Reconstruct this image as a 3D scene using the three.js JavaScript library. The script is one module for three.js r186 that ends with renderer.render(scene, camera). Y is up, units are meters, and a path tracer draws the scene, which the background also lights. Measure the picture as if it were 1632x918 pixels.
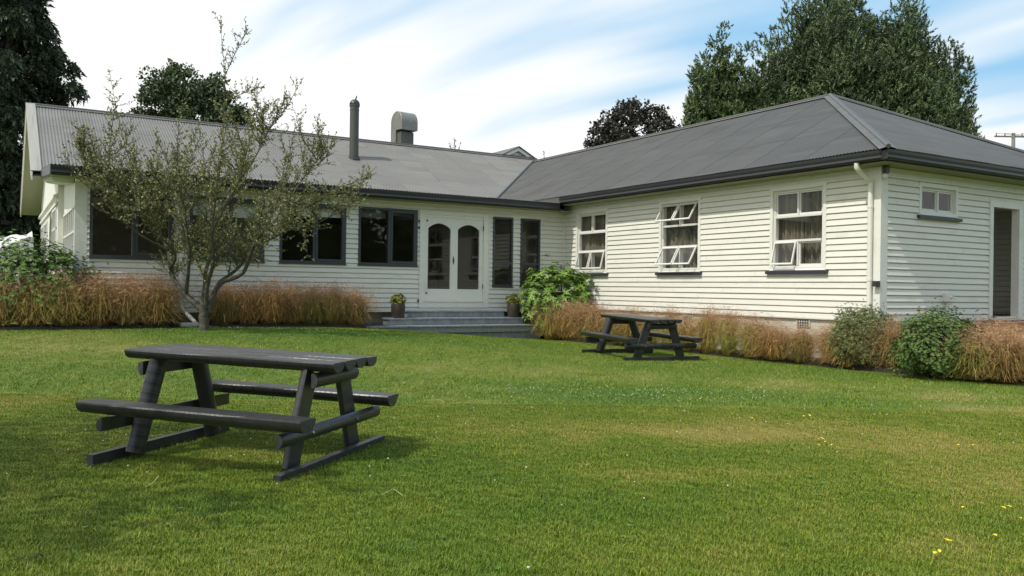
import * as THREE from 'three';
import { ImprovedNoise } from 'three/addons/math/ImprovedNoise.js';

// ---------------------------------------------------------------- camera, sky, sun, exposure
const scene = new THREE.Scene();
const camera = new THREE.PerspectiveCamera(37.39, 16 / 9, 0.1, 900);
camera.position.set(-13.5786, 0.3714, 19.5381);
camera.rotation.set(0.001, -0.5468, 0.0135, 'YXZ');
camera.updateMatrixWorld(true);

const renderer = new THREE.WebGLRenderer({ antialias: true });
renderer.setSize(1024, 576);
renderer.toneMapping = THREE.LinearToneMapping;
renderer.toneMappingExposure = 1.06;
renderer.shadowMap.enabled = true;

const SUN = new THREE.Vector3(-1, 1.4, 0.15).normalize();
const sun = new THREE.DirectionalLight(new THREE.Color().setRGB(1, 0.955, 0.87), 3.3);
sun.position.copy(SUN).multiplyScalar(60).add(new THREE.Vector3(-5, 0, 6));
sun.target.position.set(-5, 0, 6);
sun.castShadow = true;
sun.shadow.mapSize.set(4096, 4096);
Object.assign(sun.shadow.camera, { left: -34, right: 34, top: 34, bottom: -34, near: 1, far: 160 });
sun.shadow.bias = -0.0004;
scene.add(sun, sun.target);

// seeded numbers and noise
function rngOf(seed) { let a = seed >>> 0; return () => { a = (a + 0x6D2B79F5) | 0; let t = Math.imul(a ^ (a >>> 15), 1 | a); t = (t + Math.imul(t ^ (t >>> 7), 61 | t)) ^ t; return ((t ^ (t >>> 14)) >>> 0) / 4294967296; }; }
const rnd = rngOf(20240);
const rr = (a, b, r = rnd) => a + (b - a) * r();
const clamp = (x, a = 0, b = 1) => Math.min(b, Math.max(a, x));
const sstep = (a, b, x) => { const t = clamp((x - a) / (b - a)); return t * t * (3 - 2 * t); };
const hash = (x, y) => { let h = Math.imul(x, 374761393) + Math.imul(y, 668265263); h = Math.imul(h ^ (h >>> 13), 1274126177); return ((h ^ (h >>> 16)) >>> 0) / 4294967296; };
function vnoise(x, y, px = 1e9, py = 1e9, s = 0) {
  const xi = Math.floor(x), yi = Math.floor(y), fx = x - xi, fy = y - yi, u = fx * fx * (3 - 2 * fx), v = fy * fy * (3 - 2 * fy);
  const m = (a, p) => ((a % p) + p) % p, x0 = m(xi, px), x1 = m(xi + 1, px), y0 = m(yi, py), y1 = m(yi + 1, py);
  const a = hash(x0 + s * 131, y0), b = hash(x1 + s * 131, y0), c = hash(x0 + s * 131, y1), d = hash(x1 + s * 131, y1);
  return (a + (b - a) * u) * (1 - v) + (c + (d - c) * u) * v;
}
function fbm(x, y, oct = 4, px = 1e9, py = 1e9, s = 0) { let t = 0, w = 0.5, n = 0; for (let i = 0; i < oct; i++) { t += w * vnoise(x, y, px, py, s + i * 7); n += w; w *= 0.5; x *= 2; y *= 2; px *= 2; py *= 2; } return t / n; }

// the sky: thin streaked cloud over pale blue, denser to the west
{
  const W = 2048, H = 1024, data = new Float32Array(W * H * 4);
  const sd = [-0.186, -0.983], sp = [0.983, -0.186], west = new THREE.Vector3(-0.854, 0, -0.52);
  for (let j = 0; j < H; j++) {
    const el = (0.5 - (j + 0.5) / H) * Math.PI, y = Math.sin(el), ch = Math.cos(el);
    for (let i = 0; i < W; i++) {
      const k = 4 * ((H - 1 - j) * W + i);
      const az = ((i + 0.5) / W - 0.5) * 2 * Math.PI, x = Math.cos(az) * ch, z = Math.sin(az) * ch;
      const yy = Math.max(y, 0), q = 1 / (yy + 0.16), u = x * q, v = z * q;
      const a = u * sd[0] + v * sd[1], b = u * sp[0] + v * sp[1];
      const wob = 0.5 * fbm(a * 0.5 + 9, b * 0.6 + 4, 3, 1e9, 1e9, 3);
      const streak = fbm(a * 0.42 + 3.1, (b + wob) * 2.3 + 7.7, 6, 1e9, 1e9, 1);
      const big = fbm(a * 0.5 + 12.4, b * 0.75 + 2.2, 3, 1e9, 1e9, 5);
      const w = x * west.x + z * west.z;
      let c = 0.62 * streak + 0.62 * big + 0.36 * sstep(-0.5, 0.8, w) + 0.50 * Math.exp(-yy * 6.5) - 0.195;
      c = sstep(0.40, 0.67, c);
      const t = Math.pow(1 - yy, 2.2), blue = [0.19 + 0.10 * t, 0.48 + 0.14 * t, 0.82 + 0.06 * t];
      const cl = [1.0, 1.01, 1.0], g = y < 0 ? 0.35 : 1;
      for (let n = 0; n < 3; n++) data[k + n] = (blue[n] * (1 - c) + cl[n] * c) * g;
      data[k + 3] = 1;
    }
  }
  const sky = new THREE.DataTexture(data, W, H, THREE.RGBAFormat, THREE.FloatType);
  sky.mapping = THREE.EquirectangularReflectionMapping; sky.magFilter = sky.minFilter = THREE.LinearFilter; sky.wrapS = THREE.RepeatWrapping; sky.needsUpdate = true;
  scene.background = sky; scene.environment = sky;
}

// ---------------------------------------------------------------- helpers
const V = (x, y, z) => new THREE.Vector3(x, y, z);
const lin = (r, g, b) => new THREE.Color().setRGB(r, g, b);
class Geo {            // collects faces; build() returns one geometry
  constructor() { this.p = []; this.n = []; this.u = []; this.c = []; this.o = [rnd() * 7, rnd() * 7]; }
  tri(a, b, c, col) {
    const ux = b.x - a.x, uy = b.y - a.y, uz = b.z - a.z, vx = c.x - a.x, vy = c.y - a.y, vz = c.z - a.z;
    let nx = uy * vz - uz * vy, ny = uz * vx - ux * vz, nz = ux * vy - uy * vx; const l = Math.hypot(nx, ny, nz) || 1; nx /= l; ny /= l; nz /= l;
    this.p.push(a.x, a.y, a.z, b.x, b.y, b.z, c.x, c.y, c.z); this.n.push(nx, ny, nz, nx, ny, nz, nx, ny, nz);
    this.u.push(0, 0, 1, 0, 0.5, 1);
    if (col) this.c.push(col[0], col[1], col[2], col[0], col[1], col[2], col[0], col[1], col[2]);
  }
  quad(a, b, c, d, along) {
    const L = a.distanceTo(b), M = b.distanceTo(c), o = this.o, s = this.u.length;
    this.tri(a, b, c); this.tri(a, c, d); this.u.length = s;
    const w = (x, y) => along ? this.u.push(o[0] + y, o[1] + x) : this.u.push(o[0] + x, o[1] + y);
    w(0, 0); w(L, 0); w(L, M); w(0, 0); w(L, M); w(0, M);
    return this;
  }
  box(x0, y0, z0, x1, y1, z1) {
    const q = (X, Y, Z) => V(X, Y, Z);
    this.quad(q(x0, y0, z1), q(x1, y0, z1), q(x1, y1, z1), q(x0, y1, z1)); this.quad(q(x1, y0, z0), q(x0, y0, z0), q(x0, y1, z0), q(x1, y1, z0));
    this.quad(q(x1, y0, z1), q(x1, y0, z0), q(x1, y1, z0), q(x1, y1, z1)); this.quad(q(x0, y0, z0), q(x0, y0, z1), q(x0, y1, z1), q(x0, y1, z0));
    this.quad(q(x0, y1, z1), q(x1, y1, z1), q(x1, y1, z0), q(x0, y1, z0)); this.quad(q(x0, y0, z0), q(x1, y0, z0), q(x1, y0, z1), q(x0, y0, z1));
    return this;
  }
  prism(pts, ext) {      // closed polygon of points pushed along ext
    const n = pts.length, e = pts.map((p) => p.clone().add(ext));
    for (let i = 0; i < n; i++) { const j = (i + 1) % n; this.quad(pts[i], pts[j], e[j], e[i]); }
    for (let i = 1; i < n - 1; i++) { this.tri(pts[0], pts[i + 1], pts[i]); this.tri(e[0], e[i], e[i + 1]); }
    return this;
  }
  tube(path, radii, seg = 8, col) {
    let nrm = V(0, 0, 1), prev = null;
    for (let i = 0; i < path.length; i++) {
      const t = path[Math.min(i + 1, path.length - 1)].clone().sub(path[Math.max(i - 1, 0)]).normalize();
      nrm.sub(t.clone().multiplyScalar(nrm.dot(t))); if (nrm.lengthSq() < 1e-6) nrm = V(1, 0, 0).sub(t.clone().multiplyScalar(t.x)); nrm.normalize();
      const bin = t.clone().cross(nrm), r = Array.isArray(radii) ? radii[i] : radii, ring = [];
      for (let k = 0; k <= seg; k++) { const a = k / seg * 2 * Math.PI, d = nrm.clone().multiplyScalar(Math.cos(a)).addScaledVector(bin, Math.sin(a)); ring.push([path[i].clone().addScaledVector(d, r), d]); }
      if (prev) for (let k = 0; k < seg; k++) {
        const q = [prev[k], prev[k + 1], ring[k + 1], prev[k], ring[k + 1], ring[k]], uv = [[k, 0], [k + 1, 0], [k + 1, 1], [k, 0], [k + 1, 1], [k, 1]];
        q.forEach(([p, d], m) => { this.p.push(p.x, p.y, p.z); this.n.push(d.x, d.y, d.z); this.u.push(uv[m][0] / seg * 6.28 * r, i * 0.15 + uv[m][1] * 0.15); if (col) this.c.push(...col); });
      }
      if (i === 0 || i === path.length - 1) for (let k = 0; k < seg; k++) i === 0 ? this.tri(path[i], ring[k + 1][0], ring[k][0], col) : this.tri(path[i], ring[k][0], ring[k + 1][0], col);
      prev = ring;
    }
    return this;
  }
  build() {
    const g = new THREE.BufferGeometry();
    g.setAttribute('position', new THREE.Float32BufferAttribute(this.p, 3)); g.setAttribute('normal', new THREE.Float32BufferAttribute(this.n, 3)); g.setAttribute('uv', new THREE.Float32BufferAttribute(this.u, 2));
    if (this.c.length) g.setAttribute('color', new THREE.Float32BufferAttribute(this.c, 3));
    return g;
  }
}
const taken = {};
function numbered(n) { taken[n] = (taken[n] ?? -1) + 1; return taken[n] ? `${n}_${String(taken[n]).padStart(3, '0')}` : n; }
function tag(o, label, category, group, kind) { o.userData = { label, category }; if (group) o.userData.group = group; if (kind) o.userData.kind = kind; return o; }
function thing(name, label, category, pos, group) { const o = new THREE.Group(); o.name = numbered(name); o.position.set(...pos); scene.add(o); return tag(o, label, category, group); }
function part(name, geo, mat, parent, off) {          // geometry in world metres when off is the parent's base
  const g = geo instanceof Geo ? geo.build() : geo; if (off) g.translate(-off[0], -off[1], -off[2]);
  const m = new THREE.Mesh(g, mat); m.name = name; m.castShadow = m.receiveShadow = true; parent.add(m); return m;
}
function struct(name, geo, mat) { const m = part(name, geo, mat, scene); m.userData = { kind: 'structure' }; return m; }
function copyOf(o, pos, turn, label) { const c = o.clone(); c.name = numbered(o.name.replace(/_\d{3}$/, '')); c.position.set(...pos); c.rotation.y = turn; c.userData = { ...o.userData }; if (label) c.userData.label = label; scene.add(c); return c; }

// textures: grain, stains and wear only
function tex(size, f, rep = 1, srgb = true) {
  const d = new Uint8Array(size * size * 4);
  for (let y = 0; y < size; y++) for (let x = 0; x < size; x++) {
    const c = f(x / size, y / size), k = 4 * (y * size + x);
    for (let n = 0; n < 3; n++) { const v = clamp(Array.isArray(c) ? c[n] : c); d[k + n] = 255 * (srgb ? (v <= 0.0031308 ? 12.92 * v : 1.055 * Math.pow(v, 1 / 2.4) - 0.055) : v); }
    d[k + 3] = 255;
  }
  const t = new THREE.DataTexture(d, size, size); t.wrapS = t.wrapT = THREE.RepeatWrapping; t.magFilter = THREE.LinearFilter; t.minFilter = THREE.LinearMipmapLinearFilter; t.generateMipmaps = true;
  if (srgb) t.colorSpace = THREE.SRGBColorSpace; t.repeat.set(rep, rep); t.needsUpdate = true; return t;
}
const paintTex = tex(512, (u, v) => { const a = fbm(u * 6, v * 24, 4, 6, 24, 2), b = fbm(u * 40, v * 40, 2, 40, 40, 9), s = sstep(0.66, 0.82, fbm(u * 9, v * 9, 4, 9, 9, 4)); const m = 0.9 + 0.09 * a + 0.03 * b - 0.07 * s; return [m, m * 0.995, m * (0.985 - 0.03 * s)]; }, 0.5);
const paintBump = tex(512, (u, v) => fbm(u * 6, v * 60, 4, 6, 60, 6), 0.5, false);
const roofTex = tex(1024, (u, v) => { const a = fbm(u * 5, v * 5, 5, 5, 5, 2), b = fbm(u * 60, v * 60, 3, 60, 60, 8), l = sstep(0.6, 0.75, fbm(u * 16, v * 16, 5, 16, 16, 11)); const m = 0.72 + 0.3 * a + 0.16 * (b - 0.5); const k = sstep(0.62, 0.8, fbm(u * 30, v * 7, 4, 30, 7, 21)); return [m + 0.16 * l - 0.14 * k, m + 0.16 * l - 0.16 * k, m * 0.97 + 0.10 * l - 0.17 * k]; }, 0.25);
const woodTex = tex(512, (u, v) => { const g = fbm(u * 40, v * 3, 4, 40, 3, 2), w = sstep(0.63, 0.75, fbm(u * 12, v * 5, 5, 12, 5, 5)), d = fbm(u * 5, v * 5, 3, 5, 5, 7); const m = 0.55 + 0.35 * g + 0.25 * d; const k = sstep(0.70, 0.74, fbm(u * 60, v * 4, 3, 60, 4, 31)); return [m + 0.6 * w - 0.45 * k, m + 0.58 * w - 0.45 * k, m + 0.5 * w - 0.45 * k]; }, 1);
const woodBump = tex(512, (u, v) => 0.6 * fbm(u * 46, v * 3, 4, 46, 3, 2) + 0.4 * fbm(u * 12, v * 9, 3, 12, 9, 5), 1, false);
const stoneTex = tex(512, (u, v) => { const a = fbm(u * 8, v * 8, 5, 8, 8, 3), b = fbm(u * 70, v * 70, 2, 70, 70, 4), m = 0.62 + 0.4 * a + 0.14 * (b - 0.5); return [m, m * 0.99, m * 0.96]; }, 0.6);
const barkTex = tex(512, (u, v) => { const a = fbm(u * 20, v * 7, 4, 20, 7, 3), l = sstep(0.55, 0.68, fbm(u * 9, v * 9, 4, 9, 9, 12)); const m = 0.5 + 0.7 * (a - 0.3); return [m + 0.5 * l, m + 0.5 * l, m + 0.42 * l]; }, 1.5);
const turfTex = tex(1024, (u, v) => { const a = fbm(u * 90, v * 90, 3, 90, 90, 3), b = fbm(u * 14, v * 14, 4, 14, 14, 5), m = 0.55 + 0.5 * a + 0.35 * (b - 0.5); return [m * (0.95 + 0.25 * (b - 0.4)), m, m * 0.9]; }, 0.5);
const clothTex = tex(256, (u, v) => { const m = 0.85 + 0.15 * fbm(u * 30, v * 4, 3, 30, 4, 2); return m; }, 2);

const std = (c, o = {}) => new THREE.MeshStandardMaterial({ color: c, roughness: 0.7, side: THREE.DoubleSide, ...o });
const M = {
  paint: [[0.765, 0.763, 0.69], [0.745, 0.743, 0.675], [0.775, 0.773, 0.705]].map((c) => std(lin(...c), { map: paintTex, bumpMap: paintBump, bumpScale: 0.0012, roughness: 0.55 })),
  trim: std(lin(0.79, 0.79, 0.735), { map: paintTex, roughness: 0.5 }),
  soffit: std(lin(0.30, 0.305, 0.19), { map: paintTex, roughness: 0.7 }),  // cream boards; the shade under the eaves is put into this olive colour
  sash: std(lin(0.74, 0.74, 0.71), { map: paintTex, roughness: 0.45 }),
  dark: std(lin(0.030, 0.033, 0.037), { map: roofTex, roughness: 0.42 }),
  joinery: std(lin(0.050, 0.058, 0.066), { roughness: 0.4 }),
  sill: std(lin(0.035, 0.038, 0.055), { roughness: 0.45 }),
  roof: [0.090, 0.088, 0.092, 0.089].map((v) => std(lin(v, v * 0.985, v * 0.95), { map: roofTex, roughness: 0.52 })),
  litRoof: [0.168, 0.163, 0.173, 0.166].map((v) => std(lin(v, v * 0.985, v * 0.955), { map: roofTex, roughness: 0.5 })),  // same iron as roof, with the front wing's stronger light put into the colour
  cap: std(lin(0.115, 0.114, 0.11), { map: roofTex, roughness: 0.5 }),
  verge: std(lin(0.34, 0.335, 0.31), { map: roofTex, roughness: 0.5 }),
  concrete: std(lin(0.66, 0.63, 0.55), { map: stoneTex, bumpMap: stoneTex, bumpScale: 0.004, roughness: 0.9 }),
  brick: std(lin(0.20, 0.10, 0.075), { map: stoneTex, roughness: 0.9 }),
  interior: std(lin(0.34, 0.32, 0.275), { roughness: 0.9 }),
  glass: new THREE.MeshPhysicalMaterial({ color: lin(0.94, 0.96, 0.95), transmission: 1, thickness: 0, roughness: 0.015, ior: 1.5, side: THREE.DoubleSide }),
  curtain: std(lin(0.22, 0.195, 0.15), { map: clothTex, roughness: 0.95 }),
  blind: std(lin(0.82, 0.82, 0.79), { map: clothTex, roughness: 0.9 }),
  greyBlind: std(lin(0.12, 0.125, 0.13), { map: clothTex, roughness: 0.9 }),
  pipe: std(lin(0.80, 0.79, 0.72), { roughness: 0.4, map: paintTex }),
  flue: std(lin(0.085, 0.09, 0.08), { map: roofTex, roughness: 0.45, metalness: 0.2 }),
  zinc: std(lin(0.25, 0.248, 0.23), { map: roofTex, roughness: 0.5, metalness: 0.25 }),
  zincDark: std(lin(0.12, 0.12, 0.11), { map: roofTex, roughness: 0.6 }),
  deck: std(lin(0.26, 0.29, 0.31), { map: woodTex, bumpMap: woodBump, bumpScale: 0.0015, roughness: 0.6 }),
  table: std(lin(0.042, 0.043, 0.045), { map: woodTex, bumpMap: woodBump, bumpScale: 0.003, roughness: 0.36 }),
  pot: std(lin(0.060, 0.045, 0.036), { map: stoneTex, roughness: 0.35 }),
  metal: std(lin(0.03, 0.03, 0.03), { roughness: 0.4 }),
  bark: std(lin(0.115, 0.105, 0.083), { map: barkTex, bumpMap: barkTex, bumpScale: 0.01, roughness: 0.95 }),
  darkBark: std(lin(0.05, 0.04, 0.032), { map: barkTex, roughness: 0.95 }),
  leaf: std(lin(1, 1, 1), { vertexColors: true, roughness: 0.62 }),
  gloss: std(lin(1, 1, 1), { vertexColors: true, roughness: 0.38 }),
  dry: std(lin(1, 1, 1), { vertexColors: true, roughness: 0.8 }),
  tuss: [[1, 1, 1], [0.86, 0.92, 0.8], [1.12, 1.02, 0.9], [0.8, 0.74, 0.7], [0.95, 1.08, 0.8]].map((c) => std(lin(...c), { vertexColors: true, roughness: 0.8 })),
  soil: std(lin(0.055, 0.042, 0.03), { map: turfTex, bumpMap: turfTex, bumpScale: 0.03, roughness: 1 }),
  lawn: std(lin(1, 1, 1), { map: turfTex, vertexColors: true, roughness: 1 }),
  tarp: std(lin(0.66, 0.66, 0.66), { map: clothTex, roughness: 0.6 }),
};
const pick = (a, r = rnd) => a[Math.floor(r() * a.length)];

// ---------------------------------------------------------------- ground
const groundY = (x, z) => -0.925 + 0.40 * sstep(10.5, 1.2, z) * sstep(-0.8, -8, x) - 0.35 * sstep(14, 60, Math.hypot(x + 6, z - 6)) + 0.010 * (fbm(x * 0.5 + 50, z * 0.5 + 50, 2) - 0.5);
// dry and lush patches in the turf: [x, z, rx, rz, strength]; positive is dry straw, negative is lush green
const _d = V(0, 0, 0);
function ground(px, py) {           // where a sight line from the viewpoint meets the lawn
  _d.set((px - 816) / 1356.66, -(py - 459) / 1356.66, -1).applyQuaternion(camera.quaternion);
  let Y = -0.9, p; for (let i = 0; i < 5; i++) { const t = (Y - camera.position.y) / _d.y; p = camera.position.clone().addScaledVector(_d, t); Y = groundY(p.x, p.z); }
  p.y = Y; return p;
}
const patches = [[1055, 758, 0.55, 0.22, 1.1], [1170, 750, 0.3, 0.14, 0.6], [930, 685, 1.5, 0.4, 0.65], [1150, 690, 1.2, 0.35, 0.75], [1500, 632, 0.8, 0.35, 1.2], [1600, 655, 0.9, 0.3, 1.2], [1260, 612, 1.2, 0.4, 0.7],
  [1440, 705, 1.6, 0.6, 0.7], [1540, 775, 0.7, 0.3, 0.6], [780, 590, 1.2, 0.5, 0.5], [100, 560, 2.2, 0.8, 0.6], [60, 640, 0.4, 0.4, 0.5], [430, 730, 0.5, 0.2, 0.5], [850, 720, 0.6, 0.3, 0.5], [1580, 600, 1.2, 0.5, 0.5],
  [1000, 628, 1.9, 0.55, -0.9], [640, 740, 0.8, 0.5, -0.7], [1000, 800, 0.8, 0.35, -0.6], [700, 850, 0.7, 0.3, -0.5], [300, 800, 0.8, 0.3, -0.6], [1300, 720, 0.5, 0.3, -0.4], [450, 528, 4.0, 0.7, -0.9], [1200, 820, 0.5, 0.2, 0.35], [1450, 850, 0.6, 0.3, 0.4]]
  .map(([a, b, rx, rz, s]) => { const p = ground(a, b); return [p.x, p.z, rx, rz, s]; });
function dryness(x, z) {
  let s = 0.65 * (fbm(x * 0.55 + 30, z * 0.55 + 11, 4) - 0.5) + 0.75 * (fbm(x * 2.6 + 3, z * 2.6 + 8, 3) - 0.5);
  const w = 0.5 * (fbm(x * 1.7, z * 1.7 + 90, 3) - 0.5), w2 = 0.5 * (fbm(x * 1.7 + 60, z * 1.7, 3) - 0.5);
  for (const [cx, cz, rx, rz, k] of patches) { const r = ((x - cx) * 0.854 + (z - cz) * 0.52) / rx + w * 2, f = ((x - cx) * 0.52 - (z - cz) * 0.854) / rz * 0.6 + w2 * 2, e = r * r + f * f; if (e < 4) s += 0.62 * k * Math.exp(-e * 1.1); }
  return s;
}
const turfColour = (d, out = [0, 0, 0]) => { // straw to green
  const t = clamp(d * 0.85 + 0.36), g = [0.070, 0.140, 0.004], m = [0.128, 0.182, 0.007], s = [0.245, 0.23, 0.06];
  const a = t < 0.5 ? g : m, b = t < 0.5 ? m : s, k = t < 0.5 ? t * 2 : t * 2 - 1;
  for (let i = 0; i < 3; i++) out[i] = a[i] + (b[i] - a[i]) * k; return out;
};
{
  const xs = [], zs = []; const axis = (out, a, b, step) => { let v = a; while (v < b) { out.push(v); v += step; } out.push(b); };
  const far = [-420, -300, -200, -140, -100, -70, -50, -38, -30]; xs.push(...far); axis(xs, -24, 12, 0.2); xs.push(16, 22, 30, 40, 55, 80, 120, 200, 300, 420);
  zs.push(-420, -300, -200, -140, -100, -70, -50, -35, -24, -16, -10, -6, -3); axis(zs, -1, 24, 0.2); zs.push(27, 32, 40, 55, 80, 120, 200, 300, 420);
  const p = [], c = [], u = [], idx = [], col = [0, 0, 0];
  for (const z of zs) for (const x of xs) { p.push(x, groundY(x, z), z); turfColour(dryness(x, z), col); c.push(col[0] * 0.85, col[1] * 0.85, col[2] * 0.85); u.push(x, z); }
  const n = xs.length; for (let j = 0; j < zs.length - 1; j++) for (let i = 0; i < n - 1; i++) { const a = j * n + i; idx.push(a, a + n, a + 1, a + 1, a + n, a + n + 1); }
  const g = new THREE.BufferGeometry(); g.setAttribute('position', new THREE.Float32BufferAttribute(p, 3)); g.setAttribute('color', new THREE.Float32BufferAttribute(c, 3)); g.setAttribute('uv', new THREE.Float32BufferAttribute(u, 2)); g.setIndex(idx); g.computeVertexNormals();
  struct('lawn', g, M.lawn);
}
// garden beds: bare soil mounds along the walls
function bed(outline, name) {
  const sh = new THREE.Shape(outline.map(([x, z]) => new THREE.Vector2(x, -z))), g0 = new THREE.ShapeGeometry(sh), g = new Geo();
  const bb = outline.reduce((b, [x, z]) => [Math.min(b[0], x), Math.max(b[1], x), Math.min(b[2], z), Math.max(b[3], z)], [1e9, -1e9, 1e9, -1e9]);
  const inside = (x, z) => { let c = false; for (let i = 0, j = outline.length - 1; i < outline.length; j = i++) { const [a, b] = outline[i], [e, f] = outline[j]; if ((b > z) !== (f > z) && x < (e - a) * (z - b) / (f - b) + a) c = !c; } return c; };
  const s = 0.16, h = (x, z) => groundY(x, z) + (inside(x, z) ? 0.035 + 0.05 * fbm(x * 4, z * 4, 3) : -0.06);
  for (let x = bb[0] - s; x < bb[1] + s; x += s) for (let z = bb[2] - s; z < bb[3] + s; z += s) { if (![[0, 0], [s, 0], [0, s], [s, s]].some(([a, b]) => inside(x + a, z + b))) continue; const P = (a, b) => V(x + a, h(x + a, z + b), z + b); g.quad(P(0, 0), P(0, s), P(s, s), P(s, 0)); }
  g0.dispose(); struct(name, g, M.soil);
}
bed([[-15.5, 1.0], [-13.2, 1.25], [-10.55, 1.1], [-10.3, 0.05], [-15.5, 0.05]], 'garden_bed');
bed([[-9.6, 0.05], [-9.5, 1.05], [-6.45, 1.2], [-6.4, 0.05]], 'garden_bed_001');
bed([[-1.35, 0.05], [-1.4, 1.9], [-1.0, 4], [-1.0, 8], [-1.0, 10], [-0.95, 11.6], [-0.3, 12.8], [6, 13.2], [6, 10.0], [-0.02, 10.0], [-0.02, 0.05]], 'garden_bed_002');

// ---------------------------------------------------------------- the house
const HB = [0, -0.9, 0];
const house = thing('weatherboard_house', 'low cream weatherboard house with two wings and grey corrugated roof', 'house', HB);
const hp = (name, geo, mat, parent = house) => part(name, geo, mat, parent, HB);   // every house mesh sits at the house base
const W = 0.118;
// a wall: lining with real openings, boards set on it. P(s, y, t): s along the wall, t outwards
function lining(P, s0, s1, y0, y1, holes, th, mat, topPts) {
  const outline = topPts || [[s0, y0], [s1, y0], [s1, y1], [s0, y1]];
  const sh = new THREE.Shape(outline.map(([a, b]) => new THREE.Vector2(a, b)));
  for (const h of holes) sh.holes.push(h.shape || new THREE.Path([[h[0], h[2]], [h[0], h[3]], [h[1], h[3]], [h[1], h[2]]].map(([a, b]) => new THREE.Vector2(a, b))));
  const e = new THREE.ExtrudeGeometry(sh, { depth: th, bevelEnabled: false }), a = e.attributes.position, v = V(0, 0, 0);
  for (let i = 0; i < a.count; i++) { v.copy(P(a.getX(i), a.getY(i), a.getZ(i) - th)); a.setXYZ(i, v.x, v.y, v.z); }
  e.computeVertexNormals(); return hp('wall', e, mat);
}
function boards(wall, P, s0, s1, i0, i1, holes, dir = 1) {
  for (let i = i0; i <= i1; i++) {
    const y0 = i * W, y1 = y0 + W; let cuts = [[s0, s1, y0, y1]];
    for (const h of holes) {
      const out = [];
      for (const [a, b, c, d] of cuts) {
        if (h[1] <= a || h[0] >= b || h[3] <= c + 0.004 || h[2] >= d - 0.004) { out.push([a, b, c, d]); continue; }
        if (h[0] > a + 0.01) out.push([a, h[0], c, d]); if (h[1] < b - 0.01) out.push([h[1], b, c, d]);
        const m0 = Math.max(a, h[0]), m1 = Math.min(b, h[1]); if (h[2] - c > 0.02) out.push([m0, m1, c, h[2]]); if (d - h[3] > 0.02) out.push([m0, m1, h[3], d]);
      }
      cuts = out;
    }
    cuts = cuts.flatMap(([a, b, c, d]) => { if (b - a < 5) return [[a, b, c, d]]; const m = a + (b - a) * rr(0.25, 0.75); return [[a, m - 0.001, c, d], [m + 0.001, b, c, d]]; });
    for (const [a, b, c, d] of cuts) {
      const j = rr(-0.0025, 0.0025), g = new Geo(), sag = rr(-0.003, 0.003), full = d === y1, tb = 0.039 + j - 0.012 * (c - y0) / W, tt = 0.022 + j + 0.012 * (y1 - d) / W, gr = full ? 0.023 : 0.0;
      const pf = full ? [[c, 0], [c, tb], [d - gr, tt], [d - gr, 0.001], [d + 0.012, 0.001], [d + 0.012, 0]] : [[c, 0], [c, tb], [d, tt], [d, 0]];   // rebated top edge leaves a shadow groove under the next board
      const A = pf.map(([y, t]) => P(a, y, t)), B = pf.map(([y, t]) => P(b, y + sag, t)), n = pf.length;
      for (let m = 0; m < n; m++) g.quad(A[m], B[m], B[(m + 1) % n], A[(m + 1) % n]);
      g.quad(A[0], A[1], A[2], A[n === 6 ? 3 : 3]); g.quad(B[3], B[2], B[1], B[0]);
      hp('weatherboard', g, pick(M.paint), wall);
    }
  }
}
const PR = (s, y, t) => V(-t, y, s), PL = (s, y, t) => V(s, y, t), PE = (s, y, t) => V(s, y, 9.914 + t);
// openings, as measured: right wing windows (s = z), front wing windows and door (s = x), end wall (s = x)
const winR = [[0.60, 2.00], [4.00, 5.40], [7.40, 8.78]].map(([a, b]) => [a, b, 0.78, 2.50]);
const winL = [[-11.91, -10.27], [-9.95, -8.32], [-7.98, -6.38], [-6.07, -4.50]].map(([a, b]) => [a, b, 0.91, 2.32]);
const doorL = [-4.42, -2.46, -0.13, 2.33], slimL = [[-2.32, -1.69, 0.43, 2.28], [-1.46, -0.82, 0.43, 2.28]];
const winE = [1.10, 2.34, 1.82, 2.46], doorE = [3.43, 4.64, -0.12, 2.27];
const inset = (h, d) => [h[0] + d, h[1] - d, h[2] + d, h[3] - d];

const wallR = lining(PR, 0, 9.914, -0.10, 2.66, winR.map((h) => inset(h, 0.10)), 0.11, M.trim);
boards(wallR, PR, 0.0, 9.72, -1, 22, winR);
const wallL = lining(PL, -12.15, 0, -0.24, 2.50, [...winL.map((h) => inset(h, 0.02)), [doorL[0] + 0.1, doorL[1] - 0.1, -0.05, doorL[3] - 0.1], ...slimL.map((h) => inset(h, 0.02))], 0.11, M.trim);
boards(wallL, PL, -11.955, 0, -2, 20, [...winL, doorL, ...slimL]);
const wallE = lining(PE, -0.0, 8.0, -0.10, 2.66, [inset(winE, 0.1), [doorE[0] + 0.12, doorE[1] - 0.14, -0.06, doorE[3] - 0.12]], 0.11, M.trim);
boards(wallE, PE, 0.17, 6.4, -1, 21, [winE, doorE]);
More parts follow.
